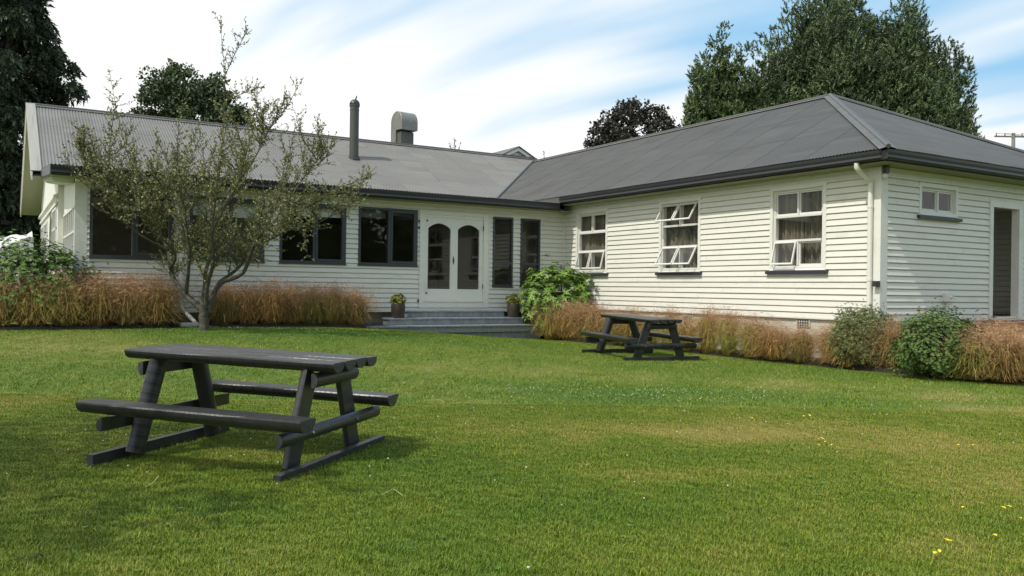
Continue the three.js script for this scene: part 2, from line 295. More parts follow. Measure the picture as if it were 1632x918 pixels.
// corner boards
hp('corner_board', new Geo().box(-0.034, -0.13, 9.72, -0.002, 2.66, 9.95), M.trim, wallR);
hp('corner_board', new Geo().box(-0.002, -0.13, 9.916, 0.165, 2.66, 9.95), M.trim, wallE);
hp('corner_board', new Geo().box(-12.185, -0.26, 0.002, -11.957, 2.5, 0.036), M.trim, wallL);
hp('corner_board', new Geo().box(-0.05, -0.26, 0.002, 0.0, 2.5, 0.05), M.trim, wallL);
hp('frieze_board', new Geo().box(-12.15, 2.485, 0.002, -0.03, 2.56, 0.05), M.trim, wallL);
hp('foundation', new Geo().box(0.015, -1.15, 0.0, 0.14, -0.102, 9.895).box(0.14, -1.15, 9.76, 8, -0.102, 9.895), M.concrete);
hp('plinth_cap', new Geo().box(-0.035, -0.135, 0.05, 0.015, -0.112, 9.93).box(0.015, -0.135, 9.895, 8, -0.112, 9.945), M.trim);
hp('subfloor', new Geo().box(-12.1, -1.0, -0.16, 0, -0.245, -0.06), M.zincDark);
for (const z of [5.0, 8.25]) { const v = hp('floor_vent', new Geo().box(-0.012, -0.30, z - 0.16, 0.014, -0.14, z + 0.16), M.concrete); const g = new Geo(); for (let i = 0; i < 5; i++) for (let k = 0; k < 3; k++) g.box(-0.016, -0.285 + k * 0.05, z - 0.14 + i * 0.058, -0.011, -0.25 + k * 0.05, z - 0.10 + i * 0.058); hp('vent_hole', g, M.metal, v); }

// rooms behind the glass: floors, ceilings and inner walls
{
  const g = new Geo(); g.box(-12.04, -0.16, -8.0, 0, -0.06, -0.11).box(-12.04, 2.46, -8.0, 0, 2.5, -0.11).box(-12.04, -0.06, -8.1, 0.0, 2.46, -8.0).box(-8.15, -0.06, -8.0, -8.05, 2.46, -0.11).box(-0.0, -0.06, -8.0, 0.11, 2.5, 0);
  g.box(0.11, -0.16, 0, 8, -0.06, 9.8).box(0.11, 2.6, 0, 8, 2.64, 9.8).box(4.9, -0.06, 0, 5.0, 2.6, 7.85).box(0.11, -0.06, 3.0, 4.9, 2.6, 3.08).box(0.11, -0.06, 6.4, 4.9, 2.6, 6.48).box(0.0, -0.06, -0.1, 5.0, 2.6, 0).box(0.11, -0.06, 8.95, 3.2, 2.6, 9.0).box(3.2, -0.06, 7.8, 3.3, 2.6, 9.8);
  hp('interior', g, M.interior);
  hp('rear_wall', new Geo().box(-12.27, -1, -12.7, 8, 2.8, -12.6).box(8, -1, -12.7, 8.1, 2.66, 9.9), M.trim);
}
// recessed porch on the end wall
{
  const g = new Geo(); g.box(3.45, -0.06, 8.0, 3.53, 2.3, 9.80).box(3.45, -0.06, 7.9, 6.0, 2.3, 8.0).box(3.45, 2.27, 8.0, 6.0, 2.33, 9.80).box(5.90, -0.06, 8.0, 5.98, 2.3, 9.80);
  const porch = hp('porch', g, M.trim);
  boards(porch, (s, y, t) => V(5.90 - t, y, s), 8.02, 9.79, 0, 18, []);
  hp('porch_floor', new Geo().box(3.53, -0.09, 8.0, 5.9, -0.05, 9.80), M.brick, porch);
  hp('doorstep', new Geo().box(3.2, -1.1, 9.96, 5.2, -0.16, 10.5), M.brick, porch);
  hp('door_casing', new Geo().box(3.43, -0.12, 9.916, 3.55, 2.27, 9.965).box(4.50, -0.12, 9.916, 4.64, 2.27, 9.965).box(3.55, 2.15, 9.916, 4.50, 2.27, 9.963), M.trim, porch);
}
// --- window builders. Frame(s, y, t) maps wall coordinates
function rectFrame(g, P, a, b, c, d, w, t0, t1, wb = w) {
  const bar = (s0, s1, y0, y1) => g.prism([P(s0, y0, t0), P(s1, y0, t0), P(s1, y1, t0), P(s0, y1, t0)], P(0, 0, t1).sub(P(0, 0, t0)));
  bar(a, a + w, c, d); bar(b - w, b, c, d); bar(a + w, b - w, c, c + wb); bar(a + w, b - w, d - w, d); return g;
}
function paneOf(P, a, b, c, d, t, parent) { hp('pane', new Geo().quad(P(a, c, t), P(b, c, t), P(b, d, t), P(a, d, t)), M.glass, parent); }
function curtain(P, a, b, c, d, t, mat, parent, waves, bow = 0) {
  const g = new Geo(), n = 64, f = (k) => { const u = k / n; return t + 0.035 * Math.sin(u * waves * 6.283 + 1.3 * Math.sin(u * 9)) + 0.02 * Math.sin(u * waves * 2.7 + 2); };
  for (let k = 0; k < n; k++) { const s0 = a + (b - a) * k / n, s1 = a + (b - a) * (k + 1) / n; g.quad(P(s0, c, f(k)), P(s1, c, f(k + 1)), P(s1, d, f(k + 1) * 0.98), P(s0, d, f(k) * 0.98)); }
  hp('curtain', g, mat, parent);
}
function timberWindow(P, h, open, waves, rows = 3) {
  const [a, b, c, d] = h, g = new Geo(), cs = 0.075;
  rectFrame(g, P, a, b, c + 0.03, d, cs, 0.002, 0.040);                    // casing on the wall
  const win = hp('window', g, M.trim), fa = a + 0.095, fb = b - 0.095, fc = c + 0.10, fd = d - 0.095, H = fd - fc, mid = (fa + fb) / 2;
  hp('sill', new Geo().prism([P(a - 0.06, c - 0.035, 0.002), P(a - 0.06, c - 0.035, 0.095), P(a - 0.06, c + 0.020, 0.095), P(a - 0.06, c + 0.035, 0.002)], P(b - a + 0.12, 0, 0).sub(P(0, 0, 0))), M.sill, win);
  hp('sill_nosing', new Geo().prism([P(a + 0.02, c + 0.036, 0.0), P(a + 0.02, c + 0.036, 0.055), P(a + 0.02, c + 0.10, 0.02), P(a + 0.02, c + 0.10, 0.0)], P(b - a - 0.04, 0, 0).sub(P(0, 0, 0))), M.sash, win);
  const fr = rectFrame(new Geo(), P, fa, fb, fc, fd, 0.028, -0.09, 0.0);
  const y1 = fc + H * 0.345, y2 = fc + H * 0.665, bar = (s0, s1, p, q, t0 = -0.085, t1 = 0.012) => fr.prism([P(s0, p, t0), P(s1, p, t0), P(s1, q, t0), P(s0, q, t0)], P(0, 0, t1).sub(P(0, 0, t0)));
  if (rows === 3) { bar(fa + 0.035, fb - 0.035, y1 - 0.022, y1 + 0.022); bar(fa + 0.035, fb - 0.035, y2 - 0.022, y2 + 0.022); bar(mid - 0.02, mid + 0.02, fc + 0.035, y1 - 0.028); bar(mid - 0.02, mid + 0.02, y2 + 0.028, fd - 0.035); }
  else bar(mid - 0.022, mid + 0.022, fc + 0.035, fd - 0.035);
  hp('frame', fr, M.sash, win);
  const lights = rows === 3 ? [[fa + 0.03, mid - 0.015, fc + 0.03, y1 - 0.025], [mid + 0.015, fb - 0.03, fc + 0.03, y1 - 0.025], [fa + 0.03, mid - 0.015, y2 + 0.025, fd - 0.03], [mid + 0.015, fb - 0.03, y2 + 0.025, fd - 0.03]] : [[fa + 0.03, mid - 0.017, fc + 0.03, fd - 0.03], [mid + 0.017, fb - 0.03, fc + 0.03, fd - 0.03]];
  if (rows === 3) paneOf(P, fa + 0.03, fb - 0.03, y1 + 0.02, y2 - 0.02, -0.03, win);
  lights.forEach(([s0, s1, p, q], k) => {
    const ang = open[k] || 0, ca = Math.cos(ang), sa = Math.sin(ang), t0 = ang ? 0.015 : -0.05;       // hinged along the top edge
    const S = (s, y, t) => { const dy = y - q, r = P(s, q + dy * ca + t * sa, t0 - dy * sa + t * ca); return r; };
    hp('sash', rectFrame(new Geo(), S, s0, s1, p, q, 0.028, 0, 0.030, 0.034), M.sash, win);
    paneOf(S, s0 + 0.02, s1 - 0.02, p + 0.03, q - 0.02, 0.015, win);
    if (ang) hp('stay', new Geo().tube([P((s0 + s1) / 2, p + 0.02, -0.02), S((s0 + s1) / 2, p + 0.03, 0)], 0.006, 5), M.metal, win);
  });
  if (waves) { const m = fa + (fb - fa) * 0.5; curtain(P, fa - 0.05, m + 0.01, fc - 0.05, fd + 0.03, -0.20, M.curtain, win, waves); curtain(P, m, fb + 0.05, fc - 0.05, fd + 0.03, -0.23, M.curtain, win, waves + 0.7); }
  return win;
}
timberWindow(PR, winR[0], [0.26, 0.26, 0, 0], 6);
const winMid = timberWindow(PR, winR[1], [0.52, 0.52, 0.56, 0.56], 5);
timberWindow(PR, winR[2], [0.25, 0, 0, 0], 7);
timberWindow(PE, winE, [0, 0], 0, 2);
hp('tied_curtain', (() => { const g = new Geo(); g.tube([V(0.16, 1.86, 4.15), V(0.15, 1.88, 4.7), V(0.16, 1.86, 5.25)], 0.02, 6); for (const z of [4.22, 4.42, 4.86, 5.1]) for (let k = 0; k < 5; k++) g.tube([V(0.15, 1.87, z), V(0.13 + rr(-0.02, 0.02), 1.80 + rr(-0.04, 0.06), z + rr(-0.09, 0.09)), V(0.15, 1.72 + rr(-0.06, 0.06), z + rr(-0.07, 0.07))], [0.03, 0.035, 0.012], 6); return g; })(), M.greyBlind, winMid);

function metalWindow(h, blind) {          // dark aluminium pair of lights
  const [a, b, c, d] = h, P = PL, w = 0.055, mid = (a + b) / 2 + 0.02;
  const win = hp('window', rectFrame(new Geo(), P, a + 0.004, b - 0.004, c, d - 0.004, w, -0.06, 0.045), M.joinery);
  hp('mullion', new Geo().box(mid - 0.03, c + w, -0.06, mid + 0.03, d - w, 0.04), M.joinery, win);
  hp('sash', rectFrame(new Geo(), P, mid + 0.032, b - w - 0.004, c + w + 0.002, d - w - 0.004, 0.05, -0.04, 0.052), M.joinery, win);
  hp('sill', new Geo().box(a - 0.01, c - 0.028, 0.0, b + 0.01, c - 0.002, 0.062), M.joinery, win);
  paneOf(P, a + w - 0.01, mid - 0.02, c + w - 0.01, d - w + 0.005, -0.01, win); paneOf(P, mid + 0.07, b - w - 0.045, c + w + 0.04, d - w - 0.045, -0.005, win);
  if (blind) { hp('blind', new Geo().box(a + w + 0.02, d - blind[0], -0.13, mid - 0.04, d - w, -0.12), M[blind[1]], win); hp('blind', new Geo().box(mid + 0.06, d - blind[2], -0.13, b - w - 0.02, d - w, -0.12), M[blind[1]], win); }
}
metalWindow(winL[0], [0.16, 'greyBlind', 0.16]); metalWindow(winL[1], [0.42, 'blind', 0.42]); metalWindow(winL[2], [0.30, 'blind', 0.30]); metalWindow(winL[3], [0.25, 'greyBlind', 0.16]);
slimL.forEach(([a, b, c, d], k) => {
  const w = 0.05, tr = k ? c + 0.62 : c + 0.62;
  const win = hp('window', rectFrame(new Geo(), PL, a + 0.004, b - 0.004, c, d - 0.004, w, -0.06, 0.045), M.joinery);
  hp('transom', new Geo().box(a + w, tr - 0.03, -0.06, b - w, tr + 0.03, 0.038), M.joinery, win);
  hp('sill', new Geo().box(a - 0.01, c - 0.028, 0, b + 0.01, c - 0.002, 0.062), M.joinery, win);
  paneOf(PL, a + w - 0.01, b - w + 0.01, c + w - 0.01, tr - 0.02, -0.01, win); paneOf(PL, a + w - 0.01, b - w + 0.01, tr + 0.02, d - w + 0.005, -0.01, win);
});
// French doors with segment-arched glass
{
  const [a, b, c, d] = doorL;
  const fr = new Geo(); fr.box(a, -0.13, 0.002, a + 0.115, d, 0.046).box(b - 0.14, -0.13, 0.002, b, d, 0.046).box(a + 0.115, d - 0.10, 0.002, b - 0.14, d, 0.044).box(a + 0.118, 2.16, -0.09, b - 0.142, d - 0.102, 0.02);
  const dw = hp('door_frame', fr, M.trim);
  hp('architrave', new Geo().box(a - 0.03, -0.13, 0.002, a - 0.002, d + 0.02, 0.06).box(b + 0.002, -0.13, 0.002, b + 0.03, d + 0.02, 0.06), M.trim, dw);
  hp('threshold', new Geo().box(a + 0.115, -0.13, 0.0, b - 0.14, 0.015, 0.05).box(a + 0.10, 0.016, -0.06, b - 0.12, 0.045, 0.075), M.trim, dw);
  const x0 = a + 0.12, x1 = b - 0.145, m = (x0 + x1) / 2;
  for (const [p, q, hx] of [[x0, m - 0.002, 1], [m + 0.002, x1, -1]]) {
    const sh = new THREE.Shape([[p, 0.05], [q, 0.05], [q, 2.155], [p, 2.155]].map((v) => new THREE.Vector2(...v)));
    const ga = p + 0.10, gb = q - 0.10, gy = 0.34, ys = 1.88, hole = [[ga, gy], [ga, ys]]; for (let k = 1; k < 14; k++) { const t = k / 14; hole.push([ga + (gb - ga) * t, ys + 0.14 * Math.sin(Math.PI * t) ** 0.8]); } hole.push([gb, ys], [gb, gy]);
    const hv = hole.map((v) => new THREE.Vector2(...v)); sh.holes.push(new THREE.Path(hv));
    const e = new THREE.ExtrudeGeometry(sh, { depth: 0.045, bevelEnabled: true, bevelThickness: 0.004, bevelSize: 0.004, bevelSegments: 1 }); e.translate(0, 0, -0.04);
    const leaf = hp('door_leaf', e, M.trim, dw);
    const gl = new THREE.ShapeGeometry(new THREE.Shape(hv.slice().reverse())); gl.translate(0, 0, -0.018 + 0.004 * hx); leaf.add(part('pane', gl, M.glass, leaf, HB));
    void leaf;
  }
  hp('door_handle', new Geo().box(m - 0.035, 0.98, 0.010, m - 0.012, 1.18, 0.018).tube([V(m - 0.024, 1.12, 0.018), V(m - 0.024, 1.12, 0.06), V(m - 0.03, 1.03, 0.065)], 0.009, 6), M.metal, dw);
  for (const y of [0.24, 2.07]) hp('bolt', new Geo().box(a + 0.17, y - 0.02, 0.010, a + 0.21, y + 0.02, 0.022), M.metal, dw);
  for (const y of [0.42, 1.95]) hp('hinge', new Geo().box(b - 0.155, y - 0.06, 0.03, b - 0.142, y + 0.06, 0.055), M.metal, dw);
}

// --- side of the front wing (seen edge-on at the left)
const PS = (s, y, t) => V(-12.15 - t, y, s), PG = (s, y, t) => V(-12.27 - t, y, s);
{
  const hs = [-3.5, -0.22, 0.35, 2.0], side = lining(PS, -3.9, -0.002, -0.24, 2.95, [hs], 0.1, M.trim, [[-3.9, -0.24], [-0.11, -0.24], [-0.11, 2.45], [-3.9, 2.75]]);
  const sw = hp('window', rectFrame(new Geo(), PS, ...hs, 0.06, -0.06, 0.03), M.sash, side), mg = new Geo();
  for (let k = 1; k < 6; k++) { const s = hs[0] + (hs[1] - hs[0]) * k / 6; mg.prism([PS(s - 0.03, hs[2], -0.05), PS(s + 0.03, hs[2], -0.05), PS(s + 0.03, hs[3], -0.05), PS(s - 0.03, hs[3], -0.05)], V(-0.075, 0, 0)); }
  for (let k = 1; k < 3; k++) { const y = hs[2] + (hs[3] - hs[2]) * k / 3; mg.prism([PS(hs[0], y - 0.02, -0.045), PS(hs[1], y - 0.02, -0.045), PS(hs[1], y + 0.02, -0.045), PS(hs[0], y + 0.02, -0.045)], V(-0.065, 0, 0)); }
  hp('glazing_bars', mg, M.sash, side); paneOf(PS, hs[0], hs[1], hs[2], hs[3], -0.02, side); void sw;
  // gable wall with arched door and small-paned windows
  const arch = new THREE.Path(); arch.moveTo(-7.7, -0.05); arch.lineTo(-7.7, 1.55); arch.absarc(-7.0, 1.55, 0.7, Math.PI, 0, true); arch.lineTo(-6.3, -0.05);
  const hw = [[-5.9, -4.3, 0.9, 2.25], [-10.0, -8.4, 0.7, 2.15], [-12.1, -10.6, 0.7, 2.15]];
  const gw = lining(PG, 0, 0, 0, 0, [...hw, { shape: arch }], 0.12, M.trim, [[-12.6, -0.24], [-3.92, -0.24], [-3.92, 3.0], [-8.2, 5.22], [-12.6, 2.95]]);
  for (const h of hw) { const w = hp('window', rectFrame(new Geo(), PG, ...h, 0.06, -0.06, 0.03), M.sash, gw), m = new Geo(); for (let k = 1; k < 4; k++) { const s = h[0] + (h[1] - h[0]) * k / 4; m.prism([PG(s - 0.02, h[2], -0.05), PG(s + 0.02, h[2], -0.05), PG(s + 0.02, h[3], -0.05), PG(s - 0.02, h[3], -0.05)], V(-0.075, 0, 0)); } m.prism([PG(h[0], 1.7, -0.045), PG(h[1], 1.7, -0.045), PG(h[1], 1.75, -0.045), PG(h[0], 1.75, -0.045)], V(-0.07, 0, 0)); hp('glazing_bars', m, M.sash, gw); paneOf(PG, ...h, -0.02, gw); void w; }
  hp('arched_door', new Geo().prism([PG(-7.7, -0.05, -0.1), PG(-6.3, -0.05, -0.1), PG(-6.3, 1.6, -0.1), PG(-6.55, 2.1, -0.1), PG(-7.0, 2.25, -0.1), PG(-7.45, 2.1, -0.1), PG(-7.7, 1.6, -0.1)], V(0.04, 0, 0)), M.joinery, gw);
  hp('cornice', new Geo().prism([V(-12.28, 2.42, -12.6), V(-12.36, 2.46, -12.6), V(-12.36, 2.52, -12.6), V(-12.28, 2.55, -12.6)], V(0, 0, 8.65)).prism([V(-12.28, 2.28, -12.6), V(-12.32, 2.28, -12.6), V(-12.32, 2.35, -12.6), V(-12.28, 2.36, -12.6)], V(0, 0, 8.65)), M.trim, gw);
  for (let k = 0; k < 6; k++) { const z = -0.5 - k * 0.62, y = 2.50 + 0.09 * (0.5 - z) - 0.02; hp('bracket', new Geo().prism([V(-12.17, y, z), V(-12.60, y, z), V(-12.60, y - 0.05, z), V(-12.50, y - 0.10, z), V(-12.17, y - 0.12, z)], V(0, 0, -0.09)), M.trim, side); }
  hp('lean_to_gap', new Geo().box(-12.27, -0.24, -3.93, -12.15, 3.0, -3.90), M.trim, gw);
}

// --- eaves: soffits, fascias and gutters
{
  const prof = (P, end) => { const q = [[0, 0], [0.10, 0.0], [0.122, 0.03], [0.112, 0.07], [0.125, 0.115], [0.13, 0.165], [0.115, 0.168], [0, 0.13]]; return new Geo().prism(q.map(([o, y]) => P(o, y)), end); };
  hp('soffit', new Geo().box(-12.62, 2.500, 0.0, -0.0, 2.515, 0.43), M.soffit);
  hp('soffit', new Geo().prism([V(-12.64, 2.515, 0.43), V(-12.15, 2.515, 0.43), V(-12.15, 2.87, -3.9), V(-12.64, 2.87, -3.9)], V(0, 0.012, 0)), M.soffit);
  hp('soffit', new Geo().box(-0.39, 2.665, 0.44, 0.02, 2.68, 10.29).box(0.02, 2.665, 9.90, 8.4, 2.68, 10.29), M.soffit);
  const gl = hp('gutter', prof((o, y) => V(-12.66, 2.53 + y, 0.432 + o), V(12.1, 0, 0)), M.dark);
  hp('gutter_bracket', new Geo().box(-0.56, 2.53, 0.43, -0.55, 2.70, 0.57), M.dark, gl);
  hp('gutter', prof((o, y) => V(-0.385 - o, 2.70 + y, 0.46), V(0, 0, 9.825)), M.dark);
  hp('gutter', prof((o, y) => V(-0.505, 2.70 + y, 10.285 + o), V(9.0, 0, 0)), M.dark);
  hp('fascia', new Geo().box(-12.64, 2.518, 0.40, -0.5, 2.67, 0.43), M.dark); hp('fascia', new Geo().box(-0.385, 2.682, 0.46, -0.36, 2.85, 10.28).box(-0.36, 2.682, 10.255, 8.5, 2.85, 10.283), M.dark);
  hp('verge_fascia', new Geo().prism([V(-12.662, 2.52, 0.43), V(-12.662, 2.70, 0.55), V(-12.662, 3.065, -3.7), V(-12.662, 2.90, -3.9)], V(0.02, 0, 0)), M.dark);
  hp('end_fascia', new Geo().prism([V(-0.5, 2.50, 0.455), V(-0.5, 2.87, 0.455), V(-0.5, 2.87, -1.5), V(-0.5, 2.50, -1.5)], V(0.03, 0, 0)), M.cap);
}
// --- roofs of corrugated sheets
const hLow = (z) => 2.70 + 0.09 * (0.52 - z);
{
  const g = new Geo();       // timber deck under the iron, and the slopes that face away
  g.prism([V(-12.6, hLow(0.45) - 0.05, 0.45), V(-12.6, hLow(-3.75) - 0.05, -3.75), V(-12.6, 5.34, -8.2), V(-12.6, 2.75, -13.2)], V(0.02, 0, 0)); g.p.length = g.n.length = g.u.length = 0;
  g.quad(V(-12.6, hLow(0.45) - 0.04, 0.45), V(-0.3, hLow(0.45) - 0.04, 0.45), V(-0.3, hLow(-3.75) - 0.04, -3.75), V(-12.6, hLow(-3.75) - 0.04, -3.75));
  g.quad(V(-12.8, 3.04, -3.75), V(4, 3.04, -3.75), V(4, 5.36, -8.2), V(-12.8, 5.36, -8.2)); g.quad(V(-12.83, 5.385, -8.2), V(8.5, 5.385, -8.2), V(8.5, 2.75, -13.2), V(-12.83, 2.75, -13.2));
  g.quad(V(-0.45, 2.84, 10.3), V(-0.45, 2.84, -8), V(4, 5.17, -8), V(4, 5.17, 5.64)); g.tri(V(-0.45, 2.84, 10.3), V(4, 5.17, 5.64), V(8.45, 2.84, 10.3)); g.quad(V(8.5, 2.87, 10.4), V(4, 5.21, 5.64), V(4, 5.21, -8), V(8.5, 2.87, -8));
  const roof = hp('roof', g, M.roof[0]);
  function sheets(o, ud, vd, u0, u1, len, hi, rows, mats = M.roof, sw = 0.762, amp = 0.0095) {
    const n = ud.clone().cross(vd).normalize(); if (n.y < 0) n.negate();
    for (let k = 0, ua = u0; ua < u1 - 0.02; k++, ua += sw) for (let r = 0; r < rows; r++) {
      const ub = Math.min(u1, ua + sw + 0.04), va = len * r / rows - (r ? 0.06 : 0), vb = len * (r + 1) / rows, g2 = new Geo(), st = 0.0127, lift = rr(0.001, 0.005), side = (k % 2) * 0.003; let prev = null;
      for (let u = ua; u < ub + 1e-6; u += st) {
        const top = Math.min(vb, hi(u)); let cur = null;
        if (top > va + 0.005) { const h = amp * Math.cos(u / 0.0762 * 2 * Math.PI) + amp + side, P = (v, e) => o.clone().addScaledVector(ud, u).addScaledVector(vd, v).addScaledVector(n, h + e); cur = [P(va, r ? lift : 0.002), P(top, 0)]; }
        if (cur && prev) g2.quad(prev[0], cur[0], cur[1], prev[1]); prev = cur;
      }
      if (g2.p.length) hp('roofing_sheet', g2, pick(mats), roof);
    }
  }
  const n = (x, y, z) => V(x, y, z).normalize();
  sheets(V(0, hLow(0.53), 0.53), V(1, 0, 0), n(0, 0.09, -1), -12.64, -0.46, 4.3, () => 9, 1, M.litRoof);
  sheets(V(0, 3.07, -3.72), V(1, 0, 0), n(0, 0.52, -1), -12.80, 4.4, Math.hypot(4.48, 2.33), () => 9, 3, M.litRoof);
  const lr = Math.hypot(4.5, 2.35); sheets(V(-0.5, 2.875, 0), V(0, 0, 1), n(4.5, 2.35, 0), -8.2, 10.38, lr, (z) => (z < 5.64 ? 9 : lr * (10.40 - z) / 4.76), 3);
  const le = Math.hypot(4.76, 2.35); sheets(V(0, 2.875, 10.4), V(1, 0, 0), n(0, 2.35, -4.76), -0.48, 8.48, le, (x) => le * Math.max(0, Math.min((x + 0.5) / 4.5, (8.5 - x) / 4.5)), 3);
  const roll = (a, b, w = 0.16, r = 0.032, dz) => { // ridge or hip capping: a roll with two flaps
    const d = b.clone().sub(a).normalize(), s = d.clone().cross(V(0, 1, 0)).normalize(), g3 = new Geo(); g3.tube([a.clone().add(V(0, 0.035, 0)), b.clone().add(V(0, 0.035, 0))], r, 10);
    for (const k of [-1, 1]) { const f = s.clone().multiplyScalar(k * w).add(V(0, -(dz ?? 0.5) * w, 0)), up = V(0, 0.035, 0); g3.quad(a.clone().add(up), b.clone().add(up), b.clone().add(up).add(f), a.clone().add(up).add(f)); }
    hp('ridge_cap', g3, M.cap, roof);
  };
  roll(V(-12.85, 5.40, -8.2), V(4.3, 5.40, -8.2)); roll(V(4, 5.235, 5.64), V(4, 5.235, -8)); roll(V(4, 5.235, 5.64), V(-0.53, 2.87, 10.43), 0.15, 0.04, 0.34); roll(V(4, 5.235, 5.64), V(8.53, 2.87, 10.43), 0.15, 0.04, 0.34);
  // valley between the two slopes, a folded dark tray
  hp('valley_gutter', (() => { const vx = (Y) => V(-0.5 + (Y - 2.875) / 0.5222, Y + 0.03, -3.72 - (Y - 3.07) / 0.52), a = vx(3.10), b = vx(5.38); return new Geo().tube([a, b], 0.05, 6); })(), M.dark, roof);
  // barge boards and flashing at the left gable
  for (const [za, ya, zb, yb] of [[-3.55, 2.99, -8.2, 5.42], [-13.25, 2.75, -8.2, 5.42]]) {
    hp('barge_board', new Geo().prism([V(-12.86, ya - 0.20, za), V(-12.86, ya, za), V(-12.86, yb, zb), V(-12.86, yb - 0.22, zb)], V(0.03, 0, 0)), M.trim, roof);
    hp('verge_flashing', new Geo().prism([V(-12.875, ya + 0.015, za), V(-12.64, ya + 0.025, za), V(-12.64, yb + 0.025, zb), V(-12.875, yb + 0.015, zb)], V(0, 0.02, 0)), M.verge, roof);
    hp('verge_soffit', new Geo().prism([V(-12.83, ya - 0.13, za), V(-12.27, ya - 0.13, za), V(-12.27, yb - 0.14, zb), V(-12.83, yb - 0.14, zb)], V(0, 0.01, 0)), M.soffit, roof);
  }
  // gablet above the junction
  hp('gablet', new Geo().prism([V(2.72, 5.30, -8.35), V(4.32, 5.30, -8.35), V(3.52, 5.72, -8.35)], V(0, 0, -0.05)), M.trim, roof);
  for (let k = 0; k < 2; k++) hp('gablet_board', new Geo().prism([V(2.98 + k * 0.27, 5.38 + k * 0.12, -8.345), V(4.06 - k * 0.27, 5.38 + k * 0.12, -8.345), V(3.98 - k * 0.27, 5.48 + k * 0.12, -8.33), V(3.06 + k * 0.27, 5.48 + k * 0.12, -8.33)], V(0, 0, 0.012)), M.paint[0], roof);
  for (const s of [-1, 1]) { hp('gablet_barge', new Geo().prism([V(3.52, 5.80, -8.20), V(3.52, 5.66, -8.20), V(3.52 + s * 0.92, 5.20, -8.20), V(3.52 + s * 0.92, 5.33, -8.20)], V(0, 0, -0.04)), M.sash, roof); hp('gablet_roof', new Geo().prism([V(3.52, 5.84, -8.15), V(3.52, 5.80, -8.15), V(3.52 + s * 1.0, 5.29, -8.15), V(3.52 + s * 1.0, 5.325, -8.15)], V(0, 0, -4)), M.cap, roof); }
  // flue pipe
  const fx = -3.76, fz = -6.46, fl = hp('flue', new Geo().tube([V(fx, 4.35, fz), V(fx, 5.2, fz), V(fx, 6.18, fz)], 0.145, 20), M.flue, house);
  hp('flue_collar', new Geo().tube([V(fx, 6.15, fz), V(fx, 6.20, fz)], 0.165, 20).tube([V(fx, 6.02, fz), V(fx, 6.05, fz)], 0.152, 20).tube([V(fx, 4.42, fz), V(fx, 4.56, fz)], [0.23, 0.155], 20), M.flue, fl);
  hp('flue_cowl', (() => { const pr = []; for (let i = 0; i <= 8; i++) { const a = i / 8 * Math.PI / 2; pr.push(new THREE.Vector2(0.17 * Math.cos(a), 0.19 * Math.sin(a))); } const e = new THREE.LatheGeometry(pr, 18); e.rotateZ(-0.18); e.translate(fx, 6.20, fz); return e; })(), M.metal, fl);
  hp('flue_vane', new Geo().prism([V(fx, 6.36, fz), V(fx + 0.05, 6.36, fz), V(fx + 0.085, 6.52, fz), V(fx + 0.05, 6.50, fz)], V(0, 0, 0.015)), M.metal, fl);
  // goose-neck kitchen vent behind the ridge
  const cx = -1.0, cz = -8.75, sh = new THREE.Shape(); sh.moveTo(-0.35, -1.0); sh.lineTo(-0.35, 0.35); sh.absarc(0, 0.35, 0.35, Math.PI, 0, true); sh.lineTo(0.35, 0.10); sh.lineTo(-0.05, 0.10); sh.lineTo(-0.05, -1.0); sh.closePath();
  const turnV = -1.45, ve = new THREE.ExtrudeGeometry(sh, { depth: 0.62, bevelEnabled: true, bevelSize: 0.012, bevelThickness: 0.012, bevelSegments: 1, curveSegments: 20 }); ve.translate(0, 0, -0.31); ve.rotateY(turnV); ve.scale(1.05, 1.1, 1.05); ve.translate(cx, 5.9, cz);
  const vent = hp('roof_vent', ve, M.zinc, house);
  hp('vent_shaft', (() => { const e = new THREE.BoxGeometry(0.40, 1.3, 0.52); e.translate(0.02, -0.6, 0); e.rotateY(turnV); e.translate(cx, 5.9, cz); return e; })(), M.zincDark, vent);
}
